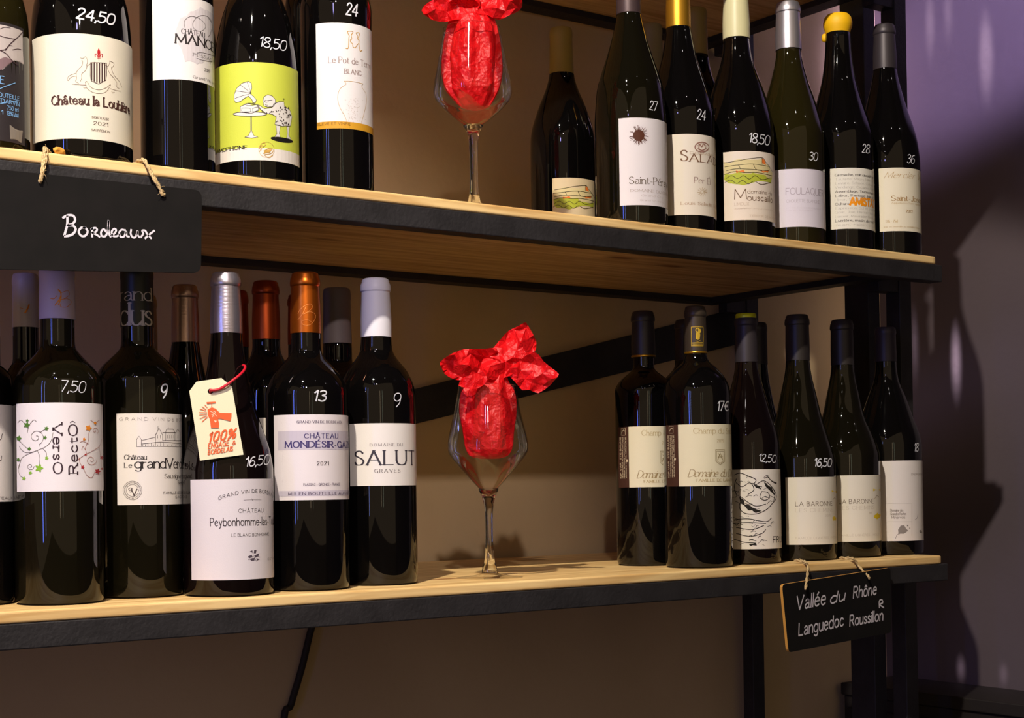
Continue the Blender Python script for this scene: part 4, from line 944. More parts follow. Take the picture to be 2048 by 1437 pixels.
c.add('print', [c.line(ZS((1098, 392), (1265, 392), (1265, 665), (1098, 665), (1098, 392)), 1.1, False), c.polypx(ZS((1165, 470), (1205, 460), (1222, 500), (1215, 565), (1190, 578), (1160, 560))), c.line(ZS(*ell(1185, 435, 26, 26, 16)), 1.6, closed=True), c.polypx(ZS((1190, 415), (1228, 420), (1236, 460), (1215, 485), (1195, 470))),
    c.line(ZS((1160, 590), (1190, 600), (1222, 585)), .9), c.line(ZS((1112, 622), (1255, 618)), 1.6, False), c.line(ZS((1115, 640), (1255, 638)), .7, False), c.line(ZS((1112, 655), (1258, 654)), .7, False)], pmat('gold_print', (226, 190, 60), .35, .5), B.capo, .0004)
price(B, '17€', 1434, 822, 1456, 822, 19, 3.0)
bottle('dark bottle almost hidden behind the two beige-label bottles', (1316, 1436, 900), .235, bdx(790, 730, 60, 23, 716), ZL, dict(top=640, bot=722, hb=23.5, ht=22.5, mat=MATT), 'black', GLW)
# --- FRU
B = bottle('burgundy bottle, cap topped by a yellow-green ring, black ink drawing on label, priced 12,50', (1434, 1561.5, 1000), .072,
           [(905, 65), (868, 60), (830, 48), (790, 36.5), (750, 26), (726, 22.5), (700, 21)], ZL, dict(top=631, bot=725, hb=23, ht=22, mat=F_('charcoal_foil', (58, 52, 56), .3, .45)), 'red', GLW)
z0, z1, rb, r1 = B.cap
v, f = lathe([(r1 * .95, z1 - .004), (r1 * .96, z1 - .003), (r1 * .96, z1 + .0005), (r1 * .88, z1 + .0018), (r1 * .6, z1 + .002)], B.ax, B.ay)
part('green_cap_disc', v, f, pmat('lime_foil', (200, 205, 20), .35, .3), B.capo, smooth=True, angle=40)['label'] = 'shiny yellow-green top of the capsule'
label(B, 1463, None, 939.5, 1099, (228, 221, 210), xm=1510); s = B.s
ZC = lambda *p: zz(2.5667, 1200, 600, p)
INK = (38, 34, 30)
eng = [((690, 900), (720, 890), (760, 905), (800, 925), (790, 950), (830, 960)), ((800, 950), (840, 930), (880, 960), (905, 1010), (880, 1050), (850, 1080), (800, 1100), (740, 1095), (715, 1060), (735, 1020)),
       ((720, 1010), (760, 1040), (800, 1060), (850, 1050)), ((830, 985), (860, 990), (870, 1015), (845, 1030), (820, 1015), (830, 985)), ((700, 940), (730, 960), (770, 940), (790, 975), (760, 1000)),
       ((725, 1040), (760, 1070), (800, 1085)), ((690, 1130), (760, 1125), (850, 1140), (880, 1120)), ((680, 1150), (760, 1145), (850, 1150)), ((700, 1170), (780, 1180), (840, 1160)), ((700, 1200), (770, 1215), (830, 1200), (850, 1180)),
       ((690, 1230), (740, 1245), (800, 1250)), ((860, 910), (880, 930), (905, 940)), ((700, 920), (690, 960), (700, 1000)), ((875, 955), (895, 990), (890, 1040))]
sh = [s.line(ZC(*p), 1.5) for p in eng]
for k in range(64):
    x = rng.uniform(675, 880); y = rng.choice([rng.uniform(900, 1090), rng.uniform(1110, 1260)]); a = rng.uniform(-.5, .5)
    if x > 840 and y > 1170: continue
    L_ = rng.uniform(10, 34)
    sh.append(s.line(ZC((x, y), (x + L_ * math.cos(a) * .6, y + L_ * math.sin(a) - 3), (x + L_ * math.cos(a), y + L_ * math.sin(a))), rng.uniform(.5, 1.3)))
sh += [s.polypx(ZC(*q)) for q in [((735, 1050), (760, 1080), (800, 1095), (830, 1085), (800, 1075), (765, 1055)), ((840, 935), (880, 965), (900, 1010), (880, 990), (850, 960)), ((765, 1255), (800, 1250), (805, 1262), (770, 1264)), ((785, 945), (815, 955), (830, 975), (800, 965)), ((715, 1010), (740, 1030), (745, 1060), (722, 1045))]]
prnt(B, sh, INK)
prnt(B, s.text('FRUIT', 1546, 1086, 1562, 12, vis=3, style='sans', wt=.12), INK)
price(B, '12,50', 1517, 923, 1551, 926, 15, 2.2)
# --- Baronne 1, 2
def baronne(lab, limbs, y, pts, cap, x0, yt, yb, tx0, tx1):
    B = bottle(lab, limbs, y, pts, ZL, cap, 'green', GLW); s = B.s
    label(B, x0, None, yt, yb, (228, 221, 205), xm=x0 + 50)
    h = (yb - yt) / 135
    prnt(B, s.text('LA BARONNE', tx0, yt + 58 * h, tx1, 8.5, style='sans', wt=.12, gap=.24), (122, 108, 88))
    prnt(B, s.text('LES CHEMINS', tx0, yt + 70 * h, tx1 + 1, 7, style='serif', wt=.1, gap=.3) + s.text('2021', tx0 + 60, yt + 79 * h, tx1 - 4, 4, style='serif'), (196, 184, 164))
    prnt(B, s.text('FAMILLE LIGNERES - MOUX', tx0, yt + 124 * h, tx1 + 2, 4, vis=20, style='sans', wt=.12), (196, 186, 168))
    return B
B = baronne('bottle priced 16,50 with black cap and cream label, fourth from the right', (1529, 1673, 1020), .086,
        [(930, 74), (900, 67), (873, 58), (834, 46), (790, 36), (750, 27), (722, 24), (690, 23)], dict(top=630, bot=722, hb=24.5, ht=24, mat=MATT), 1572, 955, 1090, 1591, 1664)
YEL = (226, 196, 30)
prnt(B, [B.s.polypx([(1663, 981), (1672, 982), (1672, 987), (1663, 985)]), B.s.polypx([(1664, 1036), (1668, 1033), (1672, 1036), (1671, 1042), (1666, 1042)])], YEL); prnt(B, [B.s.line([(1665, 1000), (1669, 996), (1671, 999)], .9)], (150, 130, 100))
price(B, '16,50', 1628, 933, 1662, 934, 16, 3.0)
B = baronne('bottle without a price, black cap, cream label with yellow marks, third from the right', (1619, 1762, 1020), .090,
        [(930, 75), (900, 69), (873, 60), (834, 43), (790, 33), (755, 25.5), (731, 23), (700, 22)], dict(top=640, bot=731, hb=23.5, ht=23, mat=MATT), 1674, 951, 1084, 1678, 1747)
prnt(B, [B.s.polypx([(1746, 978), (1760, 978), (1760, 983), (1746, 983)]), B.s.polypx([(1747, 1032), (1752, 1029), (1754, 1026), (1757, 1029), (1761, 1030), (1759, 1036), (1754, 1039), (1748, 1036)])], YEL); prnt(B, [B.s.line([(1749, 998), (1753, 992), (1757, 994)], .9)], (150, 130, 100))
# --- last
B = bottle('rightmost bottle of the lower shelf, plain white label with small ink blots', (1708, 1846, 1000), .094,
           [(905, 70), (873, 66), (834, 52), (800, 40), (764, 26), (740, 22), (724, 21), (700, 20)], ZL, dict(top=655, bot=724, hb=22, ht=21, mat=F_('charcoal_foil', (58, 52, 56), .3, .45), style='plain'), 'black', GLW)
label(B, 1757, None, 922, 1083, (226, 219, 214), xm=1790); s = B.s
prnt(B, s.text('Domaine des', 1781, 1024, 1806, 5, style='sans', wt=.16) + s.text('Grandes Roches', 1781, 1031, 1812, 5, style='sans', wt=.16) + s.text('Minervois', 1783, 1038, 1810, 5, style='sans', wt=.16) + s.text('DEPUIS 1870', 1822, 951, 1844, 3, vis=9, style='sans', wt=.14), (150, 140, 132))
prnt(B, [s.line(p, .6, False) for p in [[(1770, 1007), (1823, 1007), (1823, 1072)], [(1775, 1044), (1823, 1044)], [(1822, 948), (1844, 948)]]], (190, 184, 178))
prnt(B, [s.polypx(p) for p in [[(1796, 1060), (1801, 1052), (1808, 1051), (1812, 1058), (1816, 1062), (1808, 1068), (1800, 1068), (1797, 1070)], ell(1815, 1052, 1.6, 1.6, 8), ell(1819, 1057, 1.2, 1.2, 8), [(1838, 1062), (1842, 1060), (1844, 1066), (1839, 1067)]]] + [s.line([(1797, 1068), (1793, 1072), (1791, 1078)], .9), s.line([(1830, 1040), (1834, 1036), (1835, 1030)], .9)], (140, 132, 128))
price(B, '18', 1828, 903, 1836, 903, 16, 2.4)
bottle('dark bottle behind the ink-drawing bottle, black cap', (1452, 1578, 1000), .235, [(905, 60), (860, 50), (810, 37), (760, 28), (727, 25), (700, 24)], ZL, dict(top=646, bot=730, hb=25.5, ht=25, mat=MATT, style='plain'), 'black', GLW)
# ================================================================== wine glasses, tissue
def wall_glass():
    mt = bpy.data.materials.new('thin_clear_glass'); mt.use_nodes = True
    N, L = mt.node_tree.nodes, mt.node_tree.links; N.clear()
    out = N.new('ShaderNodeOutputMaterial'); mx = N.new('ShaderNodeMixShader'); tr = N.new('ShaderNodeBsdfTransparent'); gl = N.new('ShaderNodeBsdfGlossy')
    lw = N.new('ShaderNodeLayerWeight'); lw.inputs['Blend'].default_value = .22
    tr.inputs[0].default_value = (.95, .95, .94, 1); gl.inputs['Roughness'].default_value = .01; gl.inputs[0].default_value = (1, 1, 1, 1)
    mt_ = N.new('ShaderNodeMath'); mt_.operation = 'MULTIPLY_ADD'; mt_.inputs[1].default_value = .75; mt_.inputs[2].default_value = .03
    L.new(lw.outputs['Fresnel'], mt_.inputs[0]); L.new(mt_.outputs[0], mx.inputs[0]); L.new(tr.outputs[0], mx.inputs[1]); L.new(gl.outputs[0], mx.inputs[2]); L.new(mx.outputs[0], out.inputs[0])
    return mt
THIN = wall_glass()
SOLID = pmat('clear_glass', (250, 250, 248), .0, Transmission_Weight=1.0, IOR=1.48)
def wine_glass(label_, xc, y, base, prof, stem, footr, cat='wine glass'):
    """prof: (photo y, half width px) of the bowl from its bottom upward"""
    y = y * S
    ref = on_y(xc, prof[len(prof) // 2][0], y); ax, ay = ref[0], y
    dn = np.array([ax - CAM[0], ay - CAM[1], 0]); dn /= np.linalg.norm(dn)
    dep = (np.array([ax, ay, ref[2]]) - CAM) @ FW; mpp = dep / FPX
    zf = lambda py: on_plane(xc, py, (ax, ay, 0), dn)[2]
    root = empty('wine_glass', (ax, ay, base)); tag(root, label_, 'glass', 'wine glasses holding red tissue paper')
    bp = catmull([np.array((zf(py), hw * mpp)) for py, hw in prof], 6)
    outp = [(max(float(p[1]), .001), float(p[0])) for p in bp]
    v, f = lathe(outp, ax, ay, 72, close_top=False, close_bot=False)
    b = part('bowl', v, f, THIN, root, smooth=True)
    # rolled rim
    r, z = outp[-1]; rv = [(r + .0005 * math.cos(a), z + .0005 * math.sin(a)) for a in [k * math.pi / 3 for k in range(7)]]
    v, f = lathe(rv, ax, ay, 72, close_top=False, close_bot=False); part('rim', v, f, SOLID, root, smooth=True)
    r0, z0 = outp[0]
    st = [(0.0004, zf(stem[0][0]) )]
    sp = catmull([np.array((zf(py), hw * mpp)) for py, hw in stem], 5)
    sp = [(float(p[1]), float(p[0])) for p in sp]
    zb = base + .0012
    foot = [(footr, base + .0002), (footr, base + .0014), (footr * .8, base + .0022), (footr * .5, base + .0035), (footr * .25, base + .0060)]
    base += .0004
    v, f = lathe(foot[1:] + [(footr * .2, base + .0075)], ax, ay, 64, close_top=False, close_bot=False)
    part('foot', v, f, THIN, root, smooth=True, angle=60)
    v, f = lathe([(footr * .24, base + .0060)] + [q for q in sp[::-1] if q[1] > base + .0075], ax, ay, 64)
    part('stem', v, f, SOLID, root, smooth=True, angle=60)
    return ax, ay, mpp, zf, dn
gl1 = wine_glass('wine glass with red tissue paper standing on the lower shelf', 976, .062, ZL,
    [(991, 3), (984, 12), (972, 24), (950, 44), (925, 66), (908, 78), (896, 80.5), (880, 79.5), (850, 73), (810, 64), (772, 57)],
    [(978, 20), (985, 18), (992, 14), (1000, 12), (1015, 9), (1040, 7.5), (1080, 7.5), (1110, 9), (1125, 11), (1138, 15)], 70 / FPX * 1.62)
gl2 = wine_glass('wine glass with red tissue paper standing on the upper shelf', 945.5, .062, ZU,
    [(262, 3), (258, 10), (248, 22), (236, 38), (215, 61), (200, 74), (188, 78.5), (172, 78), (140, 72), (100, 64), (58, 56)],
    [(252, 20), (257, 17), (264, 13), (272, 11), (290, 9), (320, 8), (360, 8), (385, 9), (398, 12), (408, 15)], 68 / FPX * 1.62)
def tissue_mat():
    mt = pmat('red_tissue', (236, 22, 30), .38, spec=.5)
    N, L, B = nodes(mt)
    tc = N.new('ShaderNodeTexCoord'); nz = N.new('ShaderNodeTexNoise'); nz.inputs['Scale'].default_value = 60; nz.inputs['Detail'].default_value = 6
    bp = N.new('ShaderNodeBump'); bp.inputs['Strength'].default_value = .35; bp.inputs['Distance'].default_value = .002
    L.new(tc.outputs['Object'], nz.inputs['Vector']); L.new(nz.outputs[0], bp.inputs['Height']); L.new(bp.outputs[0], B.inputs['Normal'])
    vo = N.new('ShaderNodeTexVoronoi'); vo.inputs['Scale'].default_value = 62; vo.feature = 'F1'
    ad = N.new('ShaderNodeMix'); ad.data_type = 'RGBA'; ad.inputs['Factor'].default_value = .035
    L.new(tc.outputs['Object'], ad.inputs['A']); L.new(nz.outputs['Color'], ad.inputs['B']); L.new(ad.outputs['Result'], vo.inputs['Vector'])
    b2 = N.new('ShaderNodeBump'); b2.inputs['Strength'].default_value = .55; b2.inputs['Distance'].default_value = .006
    L.new(vo.outputs['Distance'], b2.inputs['Height']); L.new(bp.outputs[0], b2.inputs['Normal']); L.new(b2.outputs[0], B.inputs['Normal'])
    # translucency of thin paper
    out = [n for n in N if n.type == 'OUTPUT_MATERIAL'][0]
    tl = N.new('ShaderNodeBsdfTranslucent'); tl.inputs[0].default_value = (*lin((255, 40, 34)), 1)
    mx = N.new('ShaderNodeMixShader'); mx.inputs[0].default_value = .3
    L.new(B.outputs[0], mx.inputs[1]); L.new(tl.outputs[0], mx.inputs[2]); L.new(mx.outputs[0], out.inputs[0])
    return mt
TIS = tissue_mat()
def sheet(outline, g, d0, amp, seed, lean=(0, 0), thick=.0004, step=17):
    """crumpled paper flap: outline traced in the photo, folded about its own depth"""
    ax, ay, mpp, zf, dn = g; rg = random.Random(seed)
    P = catmull([np.array(p, float) for p in outline], 2, True)[:-1]
    n = len(P); xs = [p[0] for p in P]; ys = [p[1] for p in P]
    def inside(x, y):
        c = False
        for i in range(n):
            a, b = P[i], P[i - 1]
            if (a[1] > y) != (b[1] > y) and x < (b[0] - a[0]) * (y - a[1]) / (b[1] - a[1]) + a[0]: c = not c
        return c
    pts = []
    x = min(xs)
    while x < max(xs):
        yy = min(ys)
        while yy < max(ys):
            q = (x + rg.uniform(-.45, .45) * step, yy + rg.uniform(-.45, .45) * step)
            if inside(*q): pts.append(Vector(q))
            yy += step
        x += step
    r = delaunay_2d_cdt([Vector((float(p[0]), float(p[1]))) for p in P] + pts, [(i, (i + 1) % n) for i in range(n)], [list(range(n))], 1, 1e-4)
    cx, cy = sum(xs) / n, sum(ys) / n
    fold = [(rg.uniform(0, math.pi), rg.uniform(.06, .13), rg.uniform(0, 6)) for _ in range(4)]
    V = []
    for p in r[0]:
        d = d0 + lean[0] * (p.x - cx) * mpp + lean[1] * (p.y - cy) * mpp
        for a, k, ph in fold:
            t = (p.x * math.cos(a) + p.y * math.sin(a)) * k + ph
            d += amp * (abs((t / math.pi) % 2 - 1) - .5) * .7
        d += rg.uniform(-1, 1) * amp * .4
        V.append(on_plane(p.x, p.y, np.array([ax, ay, 0]) + dn * d, dn))
    F = [tuple(q) for q in r[2]]
    m_ = len(V); V2 = [v_ + dn * thick for v_ in V]
    return V + V2, F + [tuple(i + m_ for i in q[::-1]) for q in F]
def bundle(prof, g, seed, seg=54):
    """puffed paper ball inside the glass: an ovoid cut by random flat folds (photo y, centre px, half width px)"""
    ax, ay, mpp, zf, dn = g; rg = random.Random(seed)
    rt = np.array([dn[1], -dn[0], 0])
    pr = catmull([np.array(p, float) for p in prof], 4)
    zs = [on_plane(xc, py, (ax, ay, 0), dn)[2] for py, xc, hw in pr]
    zm = (min(zs) + max(zs)) / 2; hh = (max(zs) - min(zs)) / 2 * 1.12; R = max(q[2] for q in pr) * mpp
    nrm = []
    for _ in range(64):
        a = rg.uniform(0, 2 * math.pi); e = rg.gauss(0, .6)
        nrm.append((np.array([math.cos(a) * math.cos(e), math.sin(a) * math.cos(e), math.sin(e)]), rg.uniform(.80, .95)))
    fold = [(rg.randint(3, 7), rg.uniform(-2.5, 2.5), rg.uniform(0, 6), rg.uniform(.03, .07)) for _ in range(5)]
    V = []; F = []
    for i, (py, xc, hw) in enumerate(pr):
        c = on_plane(xc, py, (ax, ay, 0), dn); zn = (c[2] - zm) / hh
        for k in range(seg):
            a = 2 * math.pi * k / seg
            r = hw * mpp
            d = np.array([math.cos(a) * r / R, math.sin(a) * r / R, zn]); L_ = np.linalg.norm(d); u = d / L_
            s_ = min(o / max(u @ n_, .05) for n_, o in nrm) / max(L_, .001)
            s_ = min(1.0, max(s_, .72))
            for kf, tz, ph, am in fold:
                t = (a * kf + zn * tz + ph) / math.pi
                s_ -= am * (1 - abs((t % 2) - 1)) * (.3 + .7 * rg.random() ** .2)
            if abs(math.cos(a)) > .97: s_ = max(s_, .955)
            V.append(c + rt * r * s_ * math.cos(a) - dn * r * s_ * .93 * math.sin(a))
    n = len(pr)
    for i in range(n - 1):
        for k in range(seg):
            k2 = (k + 1) % seg; F.append((i * seg + k, i * seg + k2, (i + 1) * seg + k2, (i + 1) * seg + k))
    F.append(tuple(range(seg))[::-1]); F.append(tuple((n - 1) * seg + k for k in range(seg)))
    return V, F
def tissue(lab, g, prof, flaps, seed, ztop):
    root = empty('tissue_paper', (g[0], g[1], ztop)); tag(root, lab, 'tissue paper', 'red tissue paper bundles in the wine glasses')
    v, f = bundle(prof, g, seed); part('crumpled_body', v, f, TIS, root, smooth=True, angle=11)
    for k, (o, d0, amp, lean) in enumerate(flaps):
        v, f = sheet(o, g, d0, amp, seed * 10 + k, lean); part('ruffle', v, f, TIS, root, smooth=True, angle=14)
    return root
tissue('crumpled red tissue paper in the lower glass, ends flaring right', gl1,
    [(918, 980, 20), (912, 978, 40), (895, 978, 50), (865, 977, 54), (830, 976, 60), (800, 976, 60), (780, 976, 54), (765, 980, 40), (752, 986, 30), (742, 988, 28)],
    [([(985, 698), (995, 686), (1003, 677), (1017, 662), (1038, 652), (1050.5, 645), (1055.5, 651), (1064, 665), (1070, 677), (1073, 688), (1070, 703), (1058, 716), (1042, 735), (1020, 752), (985, 760), (960, 745), (968, 715)], -.004, .010, (.15, -.3)),
     ([(1068, 703), (1087, 723), (1104, 737), (1118, 749), (1109, 761), (1100, 771), (1077, 787), (1059, 780), (1045, 781), (1034, 769), (1019, 753), (1010, 745), (1035, 725)], -.013, .009, (-.25, .2)),
     ([(993, 697), (970, 698), (950, 698.5), (927, 699), (912, 704), (898, 711), (880, 725), (884, 738), (890, 749), (905, 758), (918, 761), (950, 757), (985, 757), (1010, 750), (1000, 720)], -.016, .010, (.25, .2)),
     ([(938, 752), (925, 756), (917, 771), (930, 776), (944, 779), (962, 774), (975, 760), (966, 744), (950, 735)], -.036, .006, (0, .2)),
     ([(1000, 690), (1020, 675), (1040, 690), (1030, 720), (990, 735), (975, 715)], .014, .008, (0, .3))], 5, 0.2)
tissue('crumpled red tissue paper in the upper glass, cut by the frame top', gl2,
    [(219, 950, 16), (214, 950, 30), (200, 948, 42), (180, 945, 56), (160, 944, 62), (135, 944, 64.5), (100, 944, 62), (70, 944, 57), (48, 944, 51), (38, 944, 47), (25, 944, 44)],
    [([(843, 21), (856, 5), (880, -8), (905, -20), (950, -25), (960, 10), (940, 34), (905, 40), (890, 44), (868, 41), (855, 34)], -.020, .009, (.2, .2)),
     ([(930, -15), (970, -30), (1010, -25), (1040, -5), (1045, 6), (1040, 20), (1020, 30), (996, 40), (975, 30), (945, 24)], -.016, .010, (-.2, .2)),
     ([(880, -10), (900, -40), (940, -62), (990, -55), (1015, -30), (1000, 10), (950, 25), (900, 20)], 0, .012, (0, -.3)),
     ([(880, -5), (920, -30), (990, -25), (1020, 5), (990, 32), (945, 38), (905, 32)], .014, .01, (0, .2))], 8, H + .2)
# ================================================================== hanging signs
CHB = noise_col(pmat('chalkboard_black', (16, 13, 12), .8, 0, .25), (13, 11, 10), (19, 16, 15), 40)
CHT = pmat('chalk_white', (226, 222, 230), .75)
EDGE = pmat('sign_edge_wood', (196, 140, 60), .6)
TWI = noise_col(pmat('jute_twine', (204, 176, 122), .85), (170, 140, 90), (222, 196, 146), 800)
def rounded(c, r, n=4):
    out = []
    for i in range(4):
        p = np.array(c[i], float); a = np.array(c[i - 1], float) - p; b = np.array(c[(i + 1) % 4], float) - p
        a /= np.linalg.norm(a); b /= np.linalg.norm(b)
        for k in range(n + 1):
            t = k / n; out.append((1 - t) ** 2 * (p + a * r) + 2 * t * (1 - t) * p + t * t * (p + b * r))
    return out
def board(name, lab, corners, p0, ex, cat, r, thick, mats):
    ps = PSurf(p0, ex, (0, 0, 1)); uvs = [ps.uv(*c) for c in corners]; P = rounded(uvs, r); n = len(P)
    root = empty(name, ps.p0); tag(root, lab, cat)
    front = [ps.map(p[0], p[1], 0) for p in P]; back = [ps.map(p[0], p[1], -thick) for p in P]
    sgn = ps.n @ (ps.p0 - CAM)
    if sgn > 0: ps.n = -ps.n; front, back = [ps.map(p[0], p[1], 0) for p in P], [ps.map(p[0], p[1], -thick) for p in P]
    F = [tuple(range(n)), tuple(range(n, 2 * n))[::-1]] + [(i, (i + 1) % n, n + (i + 1) % n, n + i) for i in range(n)]
    o = part('panel', front + back, F, mats[0], root); o.data.materials.append(mats[1])
    for i, pl in enumerate(o.data.polygons): pl.material_index = 0 if i < 2 else 1
    bmx = bmesh.new(); bmx.from_mesh(o.data); bmesh.ops.recalc_face_normals(bmx, faces=bmx.faces); bmx.to_mesh(o.data); bmx.free()
    return ps, root, o
def strand(name, px, root, r=.0011, twist=True, ztop=None):
    ztop = ztop or (ZU if px[0][1] < 700 else ZL)
    """px: (photo x, photo y, depth) points"""
    pts = [on_y(x, y_, d) for x, y_, d in px]
    for p_, (x, y_, d) in zip(pts, px):
        if d > 0: p_[2] = ztop + r * 3
    P = catmull(pts, 7); sh = []
    for p_ in P:
        if p_[1] > -.0012: p_[2] = max(p_[2], ztop + .0034)
    for k in range(2 if twist else 1):
        Q = []
        for i, p in enumerate(P):
            a = i * .55 + k * math.pi
            Q.append(p + (np.array([math.cos(a), .4 * math.sin(a), math.sin(a)]) * r * .8 if twist else 0))
        sh.append(tube(Q, r, 6, 0))
    rg = random.Random(int(px[0][0]))
    for k in range(8):
        i = rg.randrange(1, len(P) - 1); p = P[i]; q = p + np.array([rg.uniform(-1, 1), -.3, rg.uniform(-1, .6)]) * .005
        sh.append(tube([p, (p + q) / 2 + np.array([.0006, 0, .0008]), q], .00016, 4, 2))
    v, f = merge(sh); return part(name, v, f, TWI, root, smooth=True)
# Bordeaux board
ps, sg, so = board('hanging_sign', 'black chalkboard sign reading Bordeaux, tied to the upper shelf', [(-205, 318), (404, 381), (402, 546), (-205, 535)], (-1.35 * S, -.0075, .38 * S), (1, 0, 0), 'sign', .008, .003, (CHB, CHB))
bx = [([(134.5, 433), (134, 450), (131, 462), (128.5, 471)], 4.6), ([(125.5, 436), (136, 431), (146, 432), (150, 440), (145, 448), (135, 451), (146, 452), (151, 459), (146, 468), (137, 472), (129, 473)], 4.6),
      ([(170, 456), (162, 456), (157, 464), (162, 472), (170, 472), (175, 464), (171, 457), (166, 456)], 4.2), ([(184, 457), (184, 474)], 4.0), ([(182, 459), (190, 456), (194, 460), (190, 465), (184, 466), (191, 469), (199, 474)], 3.8),
      ([(212, 464), (207, 459), (202, 464), (203, 472), (210, 473), (214, 466), (217, 452), (217, 441), (216, 455), (218, 468), (221, 474)], 4.0), ([(221, 471), (228, 468), (232, 461), (228, 458), (223, 464), (225, 472), (233, 473), (238, 470)], 3.8),
      ([(250, 461), (243, 460), (238, 466), (241, 474), (248, 473), (252, 463), (253, 472), (258, 474)], 3.8), ([(262, 460), (261, 468), (265, 475), (271, 474), (275, 462), (275, 470), (279, 475)], 3.8),
      ([(281, 475), (286, 468), (284, 462), (290, 462), (295, 470), (302, 477)], 3.8), ([(308, 462), (299, 469), (290, 477)], 4.0)]
so.name = 'panel'
ps.add('lettering', [ps.line(p, w_) for p, w_ in bx], CHT, so, .0004)
strand('twine', [(100, 307, .02), (92, 306, .004), (89, 307, -.0025), (87, 322, -.0045), (85, 340, -.0095), (82, 358, -.0095), (80, 363, -.0085), (78, 368, -.004)], sg)
strand('twine', [(92, 306, .01), (93, 310, -.0025), (90, 330, -.005), (86, 345, -.0095), (82, 362, -.009)], sg, .0009)
strand('twine', [(268, 325, .02), (282, 324, .003), (292, 326, -.0025), (300, 342, -.005), (308, 358, -.0095), (318, 374, -.0095), (325, 386, -.0095), (329, 391, -.008)], sg)
strand('twine', [(284, 327, .01), (294, 330, -.0025), (306, 350, -.005), (315, 366, -.0095), (322, 384, -.0095), (325, 392, -.0095)], sg, .0009)
holes = [ps.polypx(ell(x, y_, 4.5, 5, 12)) for x, y_ in ((80, 366), (326, 389))]
ps.add('hole', holes, pmat('hole_dark', (10, 8, 8), .9), so, .0003)
# Rhone board, hung askew with its left end swung outwards
ps2, sg2, so2 = board('hanging_sign', 'small black chalkboard with orange edge reading Vallée du Rhône & Languedoc Roussillon', [(1564, 1170), (1781, 1136), (1783, 1266), (1577, 1306)], (on_y(1570, 1230, -.046)[0], -.046, -.06), (math.cos(math.radians(9)), math.sin(math.radians(9)), 0), 'sign', .006, .0035, (CHB, EDGE))
hw = lambda s_, x0, y0, x1, y1, h, w_=3.4, **k: ps2.hand(s_, x0, y0, x1, y1, h, w_, **k)
sh = hw('Vallée', 1592, 1221, 1650, 1209, 27, slant=.1, gap=.2) + hw('du', 1660, 1208, 1688, 1201, 21, gap=.2) + hw('Rhône', 1706, 1197, 1752, 1189, 22, gap=.18, slant=.1)
sh += [ps2.line([(1758, 1216), (1758, 1203), (1763, 1200), (1765, 1206), (1759, 1210), (1767, 1216)], 3.2)]
sh += hw('Languedoc', 1597, 1272, 1686, 1252, 24, slant=.05, gap=.2) + hw('Roussillon', 1699, 1253, 1765, 1241, 21, slant=.05, gap=.18)
ps2.add('lettering', sh, CHT, so2, .0004)
strand('twine', [(1590, 1129, .02), (1600, 1124, .004), (1611, 1125, -.002), (1616, 1135, -.004), (1615, 1150, -.020), (1613, 1165, -.040), (1611, 1179, -.046)], sg2, .0012)
strand('twine', [(1680, 1120, .02), (1692, 1117, .004), (1706, 1118, -.002), (1716, 1130, -.003), (1727, 1144, -.010), (1736, 1152, -.022), (1739, 1158, -.023)], sg2, .0012)
# ================================================================== cardboard swing tag on the crinkled-silver bottle
Bq = B3
tp = np.array([Bq.ax, Bq.ay, Bq.zof(850)]) - np.array([Bq.s.d[0], Bq.s.d[1], 0]) * (Bq.R + .0035)
ps3 = PSurf(tp, (Bq.s.rt[0], Bq.s.rt[1], 0), (0, 0, 1))
if ps3.n @ (tp - CAM) > 0: ps3.n = -ps3.n
root = empty('swing_tag', tp); tag(root, 'cream card tag with orange print hung on the front burgundy bottle', 'tag')
CARD = paper((232, 226, 190), 'cream_card')
out_ = [(378.6, 783), (392.6, 764), (442.7, 756.5), (464, 774), (487, 910), (400, 922)]
hole = ell(421, 783, 5.8, 5.4, 14)
uo = [Vector(ps3.uv(*p)) for p in out_]; uh = [Vector(ps3.uv(*p)) for p in hole]; n1, n2 = len(uo), len(uh)
r = delaunay_2d_cdt(uo + uh, [(i, (i + 1) % n1) for i in range(n1)] + [(n1 + i, n1 + (i + 1) % n2) for i in range(n2)], [], 0, 1e-7)
def inh(p):
    c = sum((h_ for h_ in uh), Vector((0, 0))) / n2; return (p - c).length < (uh[0] - c).length * .98
F = [tuple(q) for q in r[2] if not inh(sum((r[0][i] for i in q), Vector((0, 0))) / len(q))]
V = [ps3.map(p.x, p.y, 0) for p in r[0]]
card = part('card', V, F, CARD, root); sd = card.modifiers.new('s', 'SOLIDIFY'); sd.thickness = .0005
ORG = ink((232, 100, 52))
ZG = lambda *p: zz(4.79, 400, 700, p)
sh = [ps3.polypx(ZG((62, 508), (64, 502), (145, 497), (152, 503), (148, 511), (75, 519), (64, 516))), ps3.line(ZG((110, 515), (113, 530), (110, 548)), 1.2),
      ps3.polypx(ZG((72, 575), (95, 560), (115, 552), (150, 565), (170, 585), (190, 605), (303, 608), (300, 640), (290, 685), (240, 672), (190, 660), (172, 665), (182, 700), (180, 752), (105, 752), (98, 700), (92, 660), (76, 630)))]
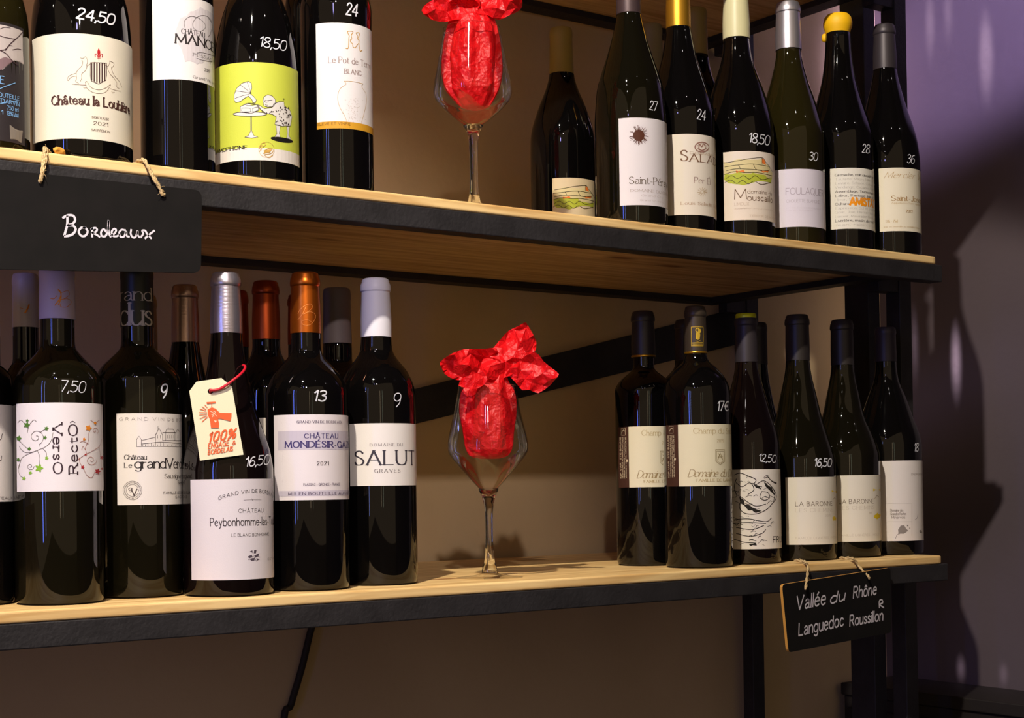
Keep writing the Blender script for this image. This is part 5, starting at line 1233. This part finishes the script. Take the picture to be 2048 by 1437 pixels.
for a in [(20, 545, 58, 575), (45, 530, 70, 555), (0, 568, 60, 588), (-10, 600, 65, 603), (-5, 625, 65, 618), (0, 660, 62, 633), (22, 690, 70, 645)]:
    sh.append(ps3.line(ZG((a[0], a[1]), (a[2], a[3])), 1.3, False))
sh += ps3.hand('100%', 416, 885, 470, 876, 18, 3.2, slant=.25, gap=.24) + ps3.hand('ENGAGÉ', 416.5, 898, 457, 891, 10, 1.6, slant=.15, gap=.28) + ps3.hand('&', 464, 890, 471, 889, 7.5, 1.3) + ps3.hand('BORDELAIS', 416, 910, 465, 902, 8.5, 1.5, slant=.15, gap=.28)
ps3.add('print', sh, ORG, card, .0006)
ps3.add('print', [ps3.polypx(ZG((135, 680), (142, 676), (148, 682), (155, 677), (160, 685), (149, 700))), ps3.line(ZG((100, 590), (120, 600), (140, 612)), .9), ps3.line(ZG((130, 590), (150, 600), (140, 615), (165, 640)), .9), ps3.line(ZG((110, 620), (125, 630), (120, 645)), .9), ps3.line(ZG((125, 610), (135, 640)), .8)], CARD, card, .0009)
yb_ = tp[1]
tpl = lambda x, y_, o_: on_plane(x, y_, tp - np.array([Bq.s.d[0], Bq.s.d[1], 0]) * o_, (Bq.s.d[0], Bq.s.d[1], 0))
v, f = tube([tpl(421, 785, -.0015), tpl(421, 781, .002), tpl(428, 781, .002), tpl(440, 778, .002), tpl(455, 769, .003), tpl(470, 758, .001), tpl(480, 750, -.003), tpl(488, 741, -.012), tpl(490, 733, -.028), tpl(483, 731, -.042)], .0013, 8, 6)
part('string', v, f, pmat('red_cord', (206, 20, 44), .5), root, smooth=True)
# ================================================================== crumb on the upper shelf edge
rg = random.Random(2); bm = bmesh.new(); bmesh.ops.create_icosphere(bm, subdivisions=2, radius=.0042)
for vv in bm.verts: vv.co = Vector((vv.co.x * 1.4, vv.co.y, vv.co.z * .8)) * rg.uniform(.75, 1.2)
me = bpy.data.meshes.new('dried_crumb'); bm.to_mesh(me); bm.free(); me.materials.append(pmat('crumb_orange', (214, 150, 50), .7))
o = bpy.data.objects.new('dried_crumb', me); COL.objects.link(o); o.location = (float(on_y(118, 307, .004)[0]), .0045, ZU + .0030); tag(o, 'small orange crumb on the edge of the upper shelf near the twine', 'crumb')
